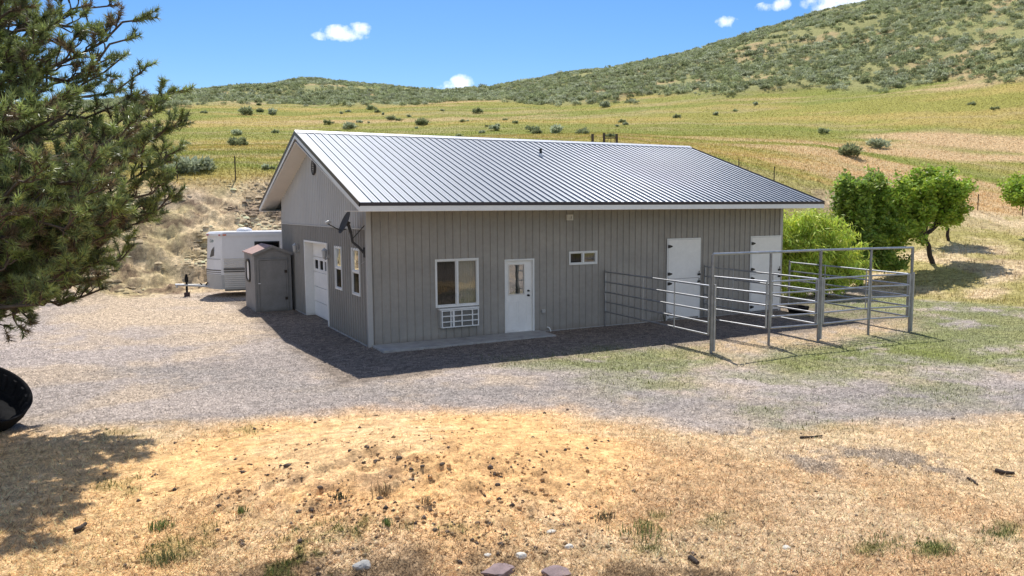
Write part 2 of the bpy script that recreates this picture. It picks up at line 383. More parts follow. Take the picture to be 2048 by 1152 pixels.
GRV = lin(182, 169, 160)*.76; BLUE = lin(154, 146, 140)*.76; STRAW = lin(226, 196, 154)*.80; SAND = lin(236, 188, 130)*.82; GREEN = lin(132, 142, 66)*.62; SHADE_DIRT = lin(122, 110, 98)*.95
C = np.ones(X.shape+(3,))*GRV
ruts = sstep(.50, .62, fbm(X*.35+Y*.12, Y*1.6, 1.6, 4, 205, .6))
C = mixc(C, ruts*.35, lin(138, 130, 126)*.74)
C = mixc(C, sstep(.45, .62, n1)*.55, lin(200, 178, 150)*.78)
C = mixc(C, sstep(.52, .66, n3)*.35, BLUE)
gravel = np.ones(X.shape)*yard; greenm = np.zeros(X.shape); strawm = np.zeros(X.shape); sandm = np.zeros(X.shape)
# bluish gravel track
p = poly([(200, 720), (560, 745), (1000, 765), (1500, 790), (2200, 760), (2300, 835), (1640, 862), (1300, 835), (1000, 818), (700, 812), (430, 790), (180, 745)], .7, .9, 2.0, 1)
C = mixc(C, p*.75*sstep(.3, .6, n2+.1), BLUE)
# pale dusty yard by the trailer
p = poly([(120, 596), (420, 590), (600, 600), (560, 650), (470, 680), (300, 660), (100, 640)], 1.2, 1.2, 2, 2); C = mixc(C, p*.35, lin(215, 190, 155)*.8)
# straw foreground
p = poly([(-400, 900), (200, 850), (480, 850), (700, 825), (1000, 822), (1250, 850), (1500, 862), (2048, 838), (2600, 830), (2900, 1600), (-900, 1600)], .5, .55, 1.0, 3)
strawm = np.maximum(strawm, p); C = mixc(C, p, STRAW); gravel *= 1-p
C = mixc(C, p*sstep(.5, .64, n1)*.6, lin(208, 172, 130)*.82); C = mixc(C, p*sstep(.5, .7, fbm(X, Y, 1.1, 4, 230))*.5, lin(232, 206, 170)*.82)
# left shaded soil and sand mound
p = poly([(340, 880), (480, 846), (640, 826), (900, 818), (1120, 828), (1260, 862), (1330, 930), (1280, 1010), (1180, 1065), (1000, 1100), (700, 1090), (420, 1060), (180, 1050), (150, 980), (260, 920)], .9, .9, 1.1, 4)
sandm = p; C = mixc(C, p*(.55+.45*sstep(.35, .55, n1+.25*(n2-.5))), SAND); C = mixc(C, p*sstep(.5, .66, n2)*.35, lin(218, 172, 118)*.84)
p = poly([(-300, 880), (250, 880), (420, 900), (420, 1200), (-300, 1300)], .6, .7, 1.3, 5); C = mixc(C, p*.5, lin(236, 194, 136)*.84)
# patches of gravel in the straw
for i, q in enumerate([[(1640, 880), (1760, 885), (1890, 915), (1900, 950), (1800, 945), (1660, 915)], [(1400, 855), (1560, 850), (1560, 880), (1430, 880)], [(1540, 900), (1620, 905), (1700, 960), (1600, 950)]]):
    p = poly(q, .25, .45, .6, 10+i); C = mixc(C, p*.7*sstep(.38, .55, n2), BLUE*.85); gravel = np.maximum(gravel, p)
# green areas
G = [([(1030, 722), (1200, 695), (1400, 690), (1500, 735), (1380, 760), (1180, 752)], .75), ([(1480, 725), (1640, 690), (1850, 672), (1900, 690), (1860, 715), (1600, 745)], 1.0),
     ([(1540, 610), (1900, 588), (2200, 600), (2300, 720), (1950, 740), (1640, 765), (1700, 720), (1840, 690), (1800, 640), (1640, 650)], .8), ([(1560, 690), (1820, 640), (1840, 665), (1650, 700)], .5),
     ([(1180, 745), (1700, 740), (2100, 700), (2200, 790), (1700, 800), (1300, 800)], .45), ([(1500, 810), (1650, 800), (1700, 845), (1560, 850)], .5)]
for i, (q, s) in enumerate(G):
    p = poly(q, 1.1, 1.1, 1.5, 20+i); th = .53-.30*s; p = p*sstep(th, th+.22, fbm(X, Y, 1.4, 6, 240+i, .68)); greenm = np.maximum(greenm, p*s); C = mixc(C, p*min(1, s+.05)*.85, GREEN*(.9+.35*n2[..., None]))
# orange dry patch near the pen corner
p = poly([(1330, 700), (1430, 672), (1540, 672), (1650, 662), (1760, 640), (1830, 640), (1840, 655), (1640, 690), (1500, 712), (1450, 732)], .6, .8, .8, 30); C = mixc(C, p*.6*(1-greenm)*sstep(.3, .6, n2+.1), lin(208, 176, 128)*.76)
for i, q in enumerate([[(520, 1130), (640, 1080), (740, 1075), (720, 1130), (600, 1175), (500, 1175)], [(800, 1080), (960, 1085), (950, 1112), (800, 1100)], [(1270, 1040), (1330, 1040), (1320, 1110), (1280, 1110)],
                       [(1720, 1065), (1790, 1070), (1790, 1105), (1730, 1105)], [(1840, 1080), (1900, 1085), (1900, 1110), (1850, 1110)], [(1960, 1045), (2020, 1050), (2010, 1080), (1960, 1085)], [(190, 960), (300, 950), (280, 1000), (190, 1000)],
                       [(440, 865), (520, 850), (520, 870), (450, 885)], [(280, 1090), (420, 1060), (420, 1120), (300, 1130)], [(180, 850), (260, 850), (300, 880), (190, 885)], [(1380, 1030), (1450, 1030), (1440, 1060), (1390, 1060)]]):
    p = poly(q, .12, .22, .35, 40+i); s = [1, .5, .7, 1, 1, .9, .4, .4, .5, .3, .3][i]; p = p*sstep(.35, .55, fbm(X, Y, .3, 3, 260+i)); greenm = np.maximum(greenm, p*s); C = mixc(C, p*s*.8, GREEN)
# dark soil litter along the bottom edge
p = poly([(440, 1130), (900, 1118), (1500, 1140), (1500, 1300), (400, 1300)], .15, .25, .4, 60); C = mixc(C, p*.55*sstep(.42, .6, n2), lin(90, 70, 52)*.7)
p = dig*sstep(.5, .66, fbm(X, Y, .3, 4, 271)); C = mixc(C, p*.5, lin(150, 110, 80)*.7)
# darker dirt around the building, its shade put into the ground colour
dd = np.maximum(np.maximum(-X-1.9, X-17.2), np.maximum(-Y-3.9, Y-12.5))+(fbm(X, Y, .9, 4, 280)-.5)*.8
p = sstep(.35, -.35, dd); C = mixc(C, p*.9*(1-.7*greenm), SHADE_DIRT*(.75+.6*n2[..., None])); gravel *= 1-.6*p
# bank, field, hill
BK = lin(220, 196, 156)*.86
Cb = np.ones_like(C)*BK; Cb = mixc(Cb, sstep(.5, .66, fbm(X, Y, 2.4, 4, 300))*.45, lin(178, 166, 104)*.7); Cb = mixc(Cb, sstep(.44, .34, rid2)*.4, lin(160, 132, 104)*.65)
Cb = mixc(Cb, sstep(.45, .62, fbm(X, Y, 3.1, 3, 305))*leftness*.6, lin(200, 176, 150)*.76); Cb = mixc(Cb, sstep(.55, .66, fbm(sca*.5, R2, .9, 5, 307, .65))*leftness*.7, lin(126, 98, 84)*.6)  # brown streaks put the shadows of clods into the left bank's colour
Cb = mixc(Cb, (1-leftness)*.75*sstep(.40, .56, fbm(X, Y, 3, 5, 306)), lin(176, 168, 92)*.7)
mb = sstep(-1, .8, R2-TOE+(fbm(X, Y, 2, 3, 310)-.5)*2); C = C*(1-mb[..., None])+Cb*mb[..., None]
CF1 = lin(176, 170, 88)*.70; CF2 = lin(220, 188, 142)*.76; CF3 = lin(148, 160, 74)*.66; CF4 = lin(198, 176, 104)*.74
Cf = np.ones_like(C)*CF1
ea = A2*R2*.30; er = R2
tn = fbm(ea*.8, er*1.0, 4.0, 6, 320, .62); tm = fbm(ea*.55, er, 7, 5, 330, .6); 
Cf = mixc(Cf, sstep(.42, .60, tn)*.9, CF4); Cf = mixc(Cf, sstep(.5, .64, fbm(ea*.6, er, 5, 4, 340))*.7, CF3); Cf = mixc(Cf, sstep(.56, .68, fbm(ea*.5, er, 2.2, 4, 345, .6))*.38, lin(206, 184, 142)*.72)
right = sstep(.62, 1.0, A2)
Cf = mixc(Cf, sstep(.62-.20*right, .74-.18*right, tm)*(.5+.5*right), CF2)
Cf = mixc(Cf, sstep(50, 44, R2-(FEN-45)*1.0)*.55*sstep(.35, .6, tn), lin(214, 176, 112)*.78)
rt = right*sstep(66, 54, R2)*sstep(.3, .55, tn); Cf = mixc(Cf, rt*.85, lin(222, 180, 122)*.78)
mf = sstep(-1.8, 1.2, R2-FEN+(fbm(X, Y, 2.5, 3, 350)-.5)*2.5); C = C*(1-mf[..., None])+Cf*mf[..., None]
Cs = np.ones_like(C)*lin(164, 162, 106)*.76; Cs = mixc(Cs, sstep(.55, .7, fbm(X, Y, 5, 4, 360)), lin(196, 174, 126)*.72)
C = C*(1-sage[..., None])+Cs*sage[..., None]
gravel *= 1-mb
bk = lin(120, 122, 66)*.5; C = mixc(C, np.broadcast_to(back*sstep(12, 20, R2), X.shape)*.8, bk)

gm = mat('ground_soil', (0, 0, 0), .95, attr='tint', vary=.34, vscale=5, bump=1.0, bscale=24, spec=.1)
nt_ = gm.node_tree; N = nt_.nodes; L_k = nt_.links; bs_ = N['Principled BSDF'].inputs['Base Color']; src_ = bs_.links[0].from_socket
tcn = N.new('ShaderNodeTexCoord')
for sc_, lo_, hi_, a_, b_ in ((17, .74, 1.22, .38, .62), (95, .62, 1.34, .4, .6)):       # clumps of litter, then single flecks of gravel and straw
    nn_ = N.new('ShaderNodeTexNoise'); nn_.inputs['Scale'].default_value = sc_; nn_.inputs['Detail'].default_value = 5; nn_.inputs['Roughness'].default_value = .7; L_k.new(tcn.outputs['Object'], nn_.inputs['Vector'])
    mr_ = N.new('ShaderNodeMapRange'); mr_.inputs[1].default_value = a_; mr_.inputs[2].default_value = b_; mr_.inputs[3].default_value = lo_; mr_.inputs[4].default_value = hi_; L_k.new(nn_.outputs[0], mr_.inputs[0])
    vs_ = N.new('ShaderNodeVectorMath'); vs_.operation = 'SCALE'; L_k.new(src_, vs_.inputs[0]); L_k.new(mr_.outputs[0], vs_.inputs['Scale']); src_ = vs_.outputs[0]
L_k.new(src_, bs_)
V = np.stack([X, Y, Z], -1).reshape(-1, 3)
ia, ir = np.meshgrid(np.arange(nA-1), np.arange(nR-1), indexing='ij'); b = (ia*nR+ir).ravel()
F = np.stack([b, b+1, b+nR+1, b+nR], -1)
# close the sheet behind the camera
b2 = np.arange(nR-1); Fc = np.stack([(nA-1)*nR+b2, (nA-1)*nR+b2+1, b2+1, b2], -1)
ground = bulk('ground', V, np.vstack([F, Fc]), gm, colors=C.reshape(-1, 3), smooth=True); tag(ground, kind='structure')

# ------------------------------------------------------------------ scattered growth and stones
def blades(name, n, rlo, rhi, alo, ahi, hgt, wid, colf, keep, lean=.6, label=None, cat=None, seed=1, matl=None):
    g = np.random.default_rng(seed)
    u = g.random(n); r = 1/np.sqrt((1-u)/rlo**2+u/rhi**2) if True else None      # about even in the picture far and near
    r = rlo*(rhi/rlo)**u
    a = g.uniform(alo, ahi, n); x = CAM[0]+r*np.sin(a); y = CAM[1]+r*np.cos(a)
    pk = keep(x, y, r); ok = g.random(n) < pk; x, y, r = x[ok], y[ok], r[ok]; n = len(x)
    z = sample(Z, x, y); h = hgt*g.uniform(.45, 1.3, n)*(1+.0*r); w = wid*g.uniform(.6, 1.4, n)
    th = g.uniform(0, 2*np.pi, n); le = g.uniform(0, lean*2, n) if lean < 1 else g.uniform(.75, 1.5, n)
    dx = np.cos(th)*np.sin(le); dy = np.sin(th)*np.sin(le); dz = np.maximum(np.cos(le), .08)
    sx = -np.sin(th+g.normal(0, .8, n))*w; sy = np.cos(th)*w
    b0 = np.stack([x-sx, y-sy, z-.004], -1); b1 = np.stack([x+sx, y+sy, z-.004], -1); tp = np.stack([x+dx*h, y+dy*h, z+dz*h+.006], -1)
    V = np.stack([b0, b1, tp], 1).reshape(-1, 3); F = np.arange(3*n).reshape(-1, 3)
    c = np.repeat(colf(x, y, g, n), 3, 0)
    o = bulk(name, V, F, matl or M['straw'], colors=c); tag(o, label, cat, kind='stuff'); return o
SM = strawm.copy(); inb = lambda x, y: (x > -.05) & (x < 15) & (y > 0) & (y < 11.2)
Gd = C
def straw_col(x, y, g, n):
    c = sample(Gd, x, y)*g.uniform(.55, 1.75, (n, 1)); d = g.random(n) < .12; c[d] *= .35; c[g.random(n) < .10] *= 1.35; return np.clip(c, 0, .85)
blades('dry_straw', 280000, 6.5, 21, YAW-.66, YAW+.66, .085, .005, straw_col, lambda x, y, r: np.clip(sample(SM, x, y)*(1-.94*sample(sandm, x, y))+.10*sample(gravel, x, y), 0, 1)*~inb(x, y), 1.0, 'dry straw and cut grass litter over the foreground soil', 'straw', 1)
def green_col(x, y, g, n): return np.array([.095, .125, .035])*g.uniform(.6, 1.7, (n, 1))*np.stack([g.uniform(.8, 1.5, n), np.ones(n), np.ones(n)], -1)
blades('green_grass', 260000, 6.5, 40, YAW-.66, YAW+.66, .07, .006, green_col, lambda x, y, r: np.clip(sample(greenm, x, y), 0, 1)*~inb(x, y), .8, 'short green grass growing in patches across the yard', 'grass', 2)
blades('bank_grass', 150000, 33, 62, YAW-.66, YAW+.66, .16, .014, lambda x, y, g, n: np.clip(sample(Gd, x, y)*g.uniform(.6, 1.5, (n, 1)), 0, .8), lambda x, y, r: np.clip(sample(bank, x, y), 0, 1)*np.where(np.arctan2(x-CAM[0], y-CAM[1]) < .5, .10, .6), .9, 'dry tufted grass on the rough bank', 'grass', 3)
blades('meadow_grass', 260000, 43, 128, YAW-.66, YAW+.66, .11, .03, lambda x, y, g, n: np.clip(sample(Gd, x, y)*g.uniform(.85, 1.45, (n, 1)), 0, .8), lambda x, y, r: np.clip(sample(field, x, y)*(1-sample(sage, x, y)), 0, 1), .45, 'tall yellow green grass of the open hillside meadow', 'grass', 4)
def stones(name, n, label):
    g = np.random.default_rng(9); u = g.random(n); r = 8*(36/8)**u; a = g.uniform(YAW-.64, YAW+.64, n); x = CAM[0]+r*np.sin(a); y = CAM[1]+r*np.cos(a)
    ok = (g.random(n) < sample(gravel, x, y)+.04) & ~inb(x, y); x, y, r = x[ok], y[ok], r[ok]; n = len(x); z = sample(Z, x, y); s = g.uniform(.006, .019, n)*(1+r/30)
    base = np.array([[1, 0, -.3], [-.5, .87, -.3], [-.5, -.87, -.3], [0, 0, .75]]); th = g.uniform(0, 6.28, n); ct, st = np.cos(th), np.sin(th)
    V = np.empty((n, 4, 3)); bx, by, bz = base.T
    V[:, :, 0] = x[:, None]+(bx*ct[:, None]-by*st[:, None])*s[:, None]*1.2; V[:, :, 1] = y[:, None]+(bx*st[:, None]+by*ct[:, None])*s[:, None]; V[:, :, 2] = z[:, None]+bz*s[:, None]
    F = (np.arange(n)[:, None, None]*4+np.array([[0, 1, 3], [1, 2, 3], [2, 0, 3]])[None]).reshape(-1, 3)
    c = sample(Gd, x, y)*g.uniform(.35, 1.7, (n, 1)); o = bulk(name, V.reshape(-1, 3), F, M['stone'], colors=np.repeat(np.clip(c, 0, .8), 4, 0)); tag(o, label, 'gravel', kind='stuff')
stones('gravel', 200000, 'loose pale gravel over the yard and driveway')

def crumbs():
    g = np.random.default_rng(19); n = 26000; u = g.random(n); r = 7*(17/7)**u; a = g.uniform(YAW-.64, YAW+.64, n); x = CAM[0]+r*np.sin(a); y = CAM[1]+r*np.cos(a)
    pr = .06*sample(strawm, x, y)+.08*sample(sandm, x, y)+.9*sample(dig, x, y)+.5*np.clip(sample(strawm, x, y), 0, 1)*sstep(9.0, 7.6, r)
    ok = g.random(n) < pr*sstep(.40, .6, fbm(x, y, .5, 3, 400)); x, y, r = x[ok], y[ok], r[ok]; n = len(x); z = sample(Z, x, y); s = np.minimum(g.gamma(2, .0075, n)+.004, .04)
    d = np.array([[1, 0, 0], [-1, 0, 0], [0, 1, 0], [0, -1, 0], [0, 0, .75], [0, 0, -.5]]); V = d[None]*s[:, None, None]*g.uniform(.6, 1.35, (n, 6, 3)); th = g.uniform(0, 6.28, n)[:, None]
    V = np.stack([V[:, :, 0]*np.cos(th)-V[:, :, 1]*np.sin(th)+x[:, None], V[:, :, 0]*np.sin(th)+V[:, :, 1]*np.cos(th)+y[:, None], V[:, :, 2]+z[:, None]+s[:, None]*.2], -1)
    F = np.array([[0, 2, 4], [2, 1, 4], [1, 3, 4], [3, 0, 4], [2, 0, 5], [1, 2, 5], [3, 1, 5], [0, 3, 5]]); F = (F[None]+np.arange(n)[:, None, None]*6).reshape(-1, 3)
    c = sample(Gd, x, y)*g.uniform(.35, 1.0, (n, 1)); dk = g.random(n) < .3; c[dk] = np.array([.09, .065, .05])*g.uniform(.5, 1.6, (dk.sum(), 1))
    tag(bulk('soil_crumbs', V.reshape(-1, 3), F, M['stone'], colors=np.repeat(c, 6, 0)), 'crumbs and small clods of earth over the mound and foreground', 'soil', kind='stuff')
crumbs()
def bank_clods():
    g = np.random.default_rng(29); n = 24000; r = g.uniform(33.5, 47, n); a = g.uniform(YAW-.75, YAW-.02, n); x = CAM[0]+r*np.sin(a); y = CAM[1]+r*np.cos(a)
    ok = g.random(n) < sample(bank*leftness, x, y)*sstep(.40, .6, fbm(x, y, 1.5, 3, 500))*.9; x, y, r = x[ok], y[ok], r[ok]; n = len(x); z = sample(Z, x, y); s = np.minimum(g.gamma(2, .03, n)+.02, .17)
    ph = g.uniform(0, 6.28, (n, 6)); ring = []
    k = np.arange(6)*np.pi/3; V = np.empty((n, 13, 3)); r1 = g.uniform(.75, 1.25, (n, 6)); r2 = g.uniform(.45, .8, (n, 6)); th = g.uniform(0, 1, (n, 1))
    V[:, :6, 0] = np.cos(k+th)*r1; V[:, :6, 1] = np.sin(k+th)*r1; V[:, :6, 2] = -.2; V[:, 6:12, 0] = np.cos(k+th+.3)*r2; V[:, 6:12, 1] = np.sin(k+th+.3)*r2; V[:, 6:12, 2] = g.uniform(.35, .6, (n, 6)); V[:, 12] = [0, 0, .62]
    V *= s[:, None, None]*np.array([1.35, 1.0, .8]); V += np.stack([x, y, z], -1)[:, None]
    F = [q for i in range(6) for q in ((i, (i+1) % 6, 6+i), ((i+1) % 6, 6+(i+1) % 6, 6+i), (6+i, 6+(i+1) % 6, 12))]
    F = (np.array(F)[None]+np.arange(n)[:, None, None]*13).reshape(-1, 3); c = np.minimum(sample(Gd, x, y)*g.uniform(.7, 1.35, (n, 1)), .6)
    tag(bulk('earth_clods', V.reshape(-1, 3), F, M['stone'], colors=np.repeat(c, 13, 0)), 'broken clods of dry earth over the eroded bank', 'earth', kind='stuff')
bank_clods()

# ------------------------------------------------------------------ building
L_, D_, HW, HR = 14.87, 10.93, 3.59, 6.07; OXL, OXR, OY = .58, .47, 1.35
slope = (HR-(HW+.19))/(D_/2+OY)
def roofz(y): return HW+.19+slope*(min(y, D_-y)+OY)     # top of roof at y
B = empty('metal_building', (0, 0, 0)); tag(B, 'long grey ribbed metal building with silver gable roof and white doors', 'building')
def ribwall(u0, u1, zlo, zhi, openings, place, pitch=.2286, off=0.0, rib=.03, bw=.055, tw=.022):
    """ribbed sheet; place(u, depth, z) -> point"""
    pts = []; u = u0+off
    pts.append((u0, 0))
    while u < u1-bw:
        if u > u0+.01:
            pts += [(u, 0), (u+(bw-tw)/2, rib), (u+(bw+tw)/2, rib), (u+bw, 0)]
            mid = u+bw+(pitch-bw)/2
            if mid+.02 < u1: pts += [(mid-.012, 0), (mid, .003), (mid+.012, 0)]
        u += pitch
    pts.append((u1, 0))
    cuts = sorted({c for o in openings for c in (o[0], o[1])})
    if D_/2 > u0 and D_/2 < u1: cuts.append(D_/2)
    us = np.array([q[0] for q in pts]); ds = np.array([q[1] for q in pts])
    allu = sorted(set(list(us)+cuts)); mb = MB()
    for a, b in zip(allu[:-1], allu[1:]):
        if b-a < 1e-6: continue
        da, db = np.interp(a, us, ds), np.interp(b, us, ds); m = (a+b)/2
        spans = []; z = zlo; dyn = zhi
        for o in sorted([o for o in openings if o[0] < m < o[1]], key=lambda o: o[2]):
            if o[2] > z: spans.append((z, o[2], False))
            z = o[3]
        spans.append((z, None, True))
        for s0, s1, top in spans:
            ta, tb = (dyn(a), dyn(b)) if top else (s1, s1)
            if ta <= s0 and tb <= s0: continue
            mb.add([place(a, da, s0), place(b, db, s0), place(b, db, max(tb, s0)), place(a, da, max(ta, s0))], [(0, 1, 2, 3)])
    return mb
FW = [(1.90, 3.15, .95, 2.22), (4.03, 4.92, .03, 2.14), (6.19, 7.13, 1.955, 2.305)]
GW = [(2.52, 3.21, 1.30, 2.52), (.73, 1.41, 1.30, 2.54), (4.17, 7.08, -.1, 2.54)]
wallf = ribwall(.0, L_, -.05, lambda u: HW, FW, lambda u, d, z: (u, -d, z), off=.12).build('front_wall', M['siding'], B)
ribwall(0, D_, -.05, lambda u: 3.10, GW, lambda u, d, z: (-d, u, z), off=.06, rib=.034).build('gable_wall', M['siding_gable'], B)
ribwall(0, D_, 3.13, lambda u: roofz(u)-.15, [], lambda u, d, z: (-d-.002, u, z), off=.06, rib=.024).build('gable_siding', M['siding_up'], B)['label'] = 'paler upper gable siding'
ribwall(0, D_, -.05, lambda u: roofz(u)-.15, [], lambda u, d, z: (L_+d, u, z)).build('end_wall', M['siding'], B)
ribwall(0, L_, -.05, lambda u: HW, [], lambda u, d, z: (u, D_+d, z)).build('back_wall', M['siding'], B)
MB().box(-.035, .0, -.01, D_, 3.085, 3.128).build('belt_trim', M['trim'], B)
c = MB()
c.box(-.034, .09, -.034, -.024, -.04, 3.56); c.box(-.034, -.024, -.024, .09, -.04, 3.56); c.box(L_-.09, L_+.034, -.034, -.024, -.04, 3.56); c.box(L_+.024, L_+.034, -.024, .09, -.04, 3.56)
c.box(-.034, -.024, D_-.09, D_+.03, -.04, 3.56)
c.build('corner_trim', M['trim'], B)
MB().box(-.045, -.026, .1, 4.05, -.05, .03).box(-.045, -.026, 7.2, D_, -.05, .03).box(.1, L_, -.04, -.022, -.05, .02).build('base_trim', M['concrete'], B)
# roof
def slope_sheet(sign):
    mb = MB(); y0 = D_/2; half = D_/2+OY; x0, x1 = -OXL+.0, L_+OXR; p = [(x0, 0)]; u = x0+.30
    while u < x1-.08:
        p += [(u, 0), (u+.010, .030), (u+.034, .030), (u+.044, 0)]
        for fr in (.38, .68):
            mu = u+.048+fr*.18
            if mu+.02 < x1: p += [(mu-.014, 0), (mu-.006, .004), (mu+.006, .004), (mu+.014, 0)]
        u += .2286
    p.append((x1, 0)); n = math.hypot(slope, 1); vs = []
    for (x, h) in p:
        for tt in (0, .25, .5, .75, 1):
            y = y0-sign*half*tt; z = HR-slope*half*tt; vs.append((x, y-sign*slope/n*h, z+h/n))
    k = 5; fs = [(i*k+j, i*k+j+1, (i+1)*k+j+1, (i+1)*k+j) for i in range(len(p)-1) for j in range(4)]
    return mb.add(vs, fs)
roof = slope_sheet(1); s2 = slope_sheet(-1); roof.add(s2.v, s2.f)
RF = roof.build('roof', M['roof'], B); half = D_/2+OY
MB().prism([(D_/2-.17, HR-.17*slope+.03), (D_/2, HR+.055), (D_/2+.17, HR-.17*slope+.03), (D_/2+.17, HR-.17*slope+.012), (D_/2, HR+.03), (D_/2-.17, HR-.17*slope+.012)], 0, -OXL-.01, L_+OXR+.01).build('ridge_cap', M['rv'], RF)
# deck under the sheet
dk = [(-OY, HW+.185), (D_/2, HR-.005), (D_+OY, HW+.185), (D_+OY, HW+.09), (D_/2, HR-.10), (-OY, HW+.09)]
MB().prism(dk, 0, -OXL+.004, L_+OXR-.004).build('roof_deck', M['soffit'], B)
e = MB(); 
for s in (-1, 1):
    y = -OY if s < 0 else D_+OY
    a, b = (y-.03, y-.004) if s < 0 else (y+.004, y+.03)
    e.box(-OXL-.02, L_+OXR+.02, a, b, HW+.115, HW+.20)
# rake trim
for x in (-OXL-.024, L_+OXR+.002):
    for sg in (0, 1):
        ya, yb = (-OY-.03, D_/2) if sg == 0 else (D_+OY+.03, D_/2)
        za = HW+.19-.01; zb = HR+.012
        pl = [(ya, za-.085), (ya, za+.035), (yb, zb+.02), (yb, zb-.10)]
        e.prism(pl, 0, x, x+.022)
e.build('drip_edge', M['brown'], B)
w = MB()
for s in (-1, 1):
    y = -OY if s < 0 else D_+OY
    a, b = (y-.022, y-.002) if s < 0 else (y+.002, y+.022)
    w.box(-OXL-.012, L_+OXR+.012, a, b, HW-.02, HW+.112)
for x in (-OXL-.016, L_+OXR+.002):
    for sg in (0, 1):
        ya, yb = (-OY-.02, D_/2) if sg == 0 else (D_+OY+.02, D_/2)
        w.prism([(ya, HW-.02), (ya, HW+.10), (yb, HR-.105), (yb, HR-.105-.10)], 0, x, x+.014)
w.build('fascia', M['white'], B)
sf = MB()
for s in (-1, 1):
    y0, y1 = (-OY, 0) if s < 0 else (D_, D_+OY); sf.box(-OXL, L_+OXR, y0, y1, HW-.018, HW-.002)
    k = 0
    y = y0+.05
    while y < y1-.04:
        sf.box(-OXL+.01, L_+OXR-.01, y, y+.03, HW-.026, HW-.0185); y += .09
# sloping rake soffits
for (xa, xb) in ((-OXL, -.004), (L_+.004, L_+OXR)):
    n = 60
    for sg in (0, 1):
        f = (lambda q: -OY+q) if sg == 0 else (lambda q: D_+OY-q)
        sf.prism([(f(0), HW-.0), (f(half), HW+slope*half-.115+.0), (f(half), HW+slope*half-.135), (f(.06), HW-.017)], 0, xa, xb)
sf.build('soffit', M['soffit'], B)
# small closure triangles at the gable eaves
# roof pipe
vp = MB(); px_, py_ = 7.12, 3.35; zz = roofz(py_)
vp.tube([(px_, py_, zz-.05), (px_, py_, zz+.10)], [.10, .055], 14); vp.build('pipe_boot', M['rv'], RF)
MB().tube([(px_, py_, zz+.08), (px_, py_, zz+.26)], [.045, .045], 12).build('vent_pipe', M['black'], RF)

def window(x0, x1, z0, z1, place, split, name='window', panes=None, curtain=None, fw=.05, label=None, pd=-.02, fo=.035):
    """place(u, d, z): d outwards"""
    def bx(mb, a, b, d0, d1, c, d):
        vs = [place(u, dd, z) for z in (c, d) for (u, dd) in ((a, d0), (b, d0), (b, d1), (a, d1))]
        mb.add(vs, [(0, 3, 2, 1), (4, 5, 6, 7), (0, 1, 5, 4), (1, 2, 6, 5), (2, 3, 7, 6), (3, 0, 4, 7)])
    fr = MB(); d0, d1 = -.10, fo
    bx(fr, x0, x0+fw, d0, d1, z0, z1); bx(fr, x1-fw, x1, d0, d1, z0, z1); bx(fr, x0+fw, x1-fw, d0, d1-.002, z1-fw, z1); bx(fr, x0+fw, x1-fw, d0, d1+.008, z0, z0+fw)
    wo = fr.build(name, M['white'], B)
    if label: wo['label'] = label
    sh = MB(); P_ = []
    if split == 'v':
        m = (x0+x1)/2; bx(sh, m-.025, m+.025, -.06, fo-.006, z0+fw+.001, z1-fw-.001)
        P_ = [(x0+fw, m-.025, z0+fw, z1-fw), (m+.025, x1-fw, z0+fw, z1-fw)]
    elif split == 'h':
        m = (z0+z1)/2; bx(sh, x0+fw+.001, x1-fw-.001, -.06, fo-.006, m-.025, m+.025)
        P_ = [(x0+fw, x1-fw, z0+fw, m-.025), (x0+fw, x1-fw, m+.025, z1-fw)]
    for i, q in enumerate(P_):        # slim sash round each pane
        a, b, c_, d_ = q; s = .022
        e_ = 0.001; bx(sh, a+e_, a+s, -.055, -.002+.012*(i == 1), c_+e_, d_-e_); bx(sh, b-s, b-e_, -.055, -.002+.012*(i == 1), c_+e_, d_-e_)
        bx(sh, a+s, b-s, -.054, -.003+.012*(i == 1), c_+e_, c_+s); bx(sh, a+s, b-s, -.054, -.003+.012*(i == 1), d_-s, d_-e_)
    sh.build('sash', M['white'], wo)
    for i, q in enumerate(P_):
        a, b, c_, d_ = q; mb = MB(); mb.add([place(a+.015, pd, c_+.015), place(b-.015, pd, c_+.015), place(b-.015, pd, d_-.015), place(a+.015, pd, d_-.015)], [(0, 1, 2, 3)])
        mb.build('pane', M[panes[i]], wo)
    if curtain:
        for (a, b, c_, d_, mm) in curtain:
            mb = MB(); n = 60; vs = []
            for i in range(n+1):
                u = a+(b-a)*i/n; dd = -.16-.025*math.sin(i*1.05)-.012*math.sin(i*2.3)
                vs += [place(u, dd, c_), place(u, dd, d_)]
            mb.add(vs, [(2*i, 2*i+2, 2*i+3, 2*i+1) for i in range(n)], True); mb.build('curtain', mm, wo)
    return wo
pf = lambda u, d, z: (u, -d, z); pg = lambda u, d, z: (-d, u, z)
window(1.87, 3.18, .92, 2.25, pf, 'v', panes=['gl_dark', 'gl'], curtain=[(2.5, 3.14, .93, 2.2, M['curtain']), (1.9, 2.5, .93, 2.2, mat('dark_curtain', (.10, .095, .09), .9))], label='square sliding window with curtains')
window(6.16, 7.16, 1.93, 2.33, pf, 'v', panes=['gl_dark', 'gl'], fw=.045, curtain=[(6.66, 7.12, 1.95, 2.3, mat('brown_blind', (.16, .10, .06), .9))], label='small high sliding window')
window(2.49, 3.24, 1.27, 2.55, pg, 'h', panes=['gl_dark', 'gl_mirror'], fo=.03, pd=-.008); window(.70, 1.44, 1.27, 2.57, pg, 'h', panes=['gl_dark', 'gl_mirror'], fo=.03, pd=-.008)
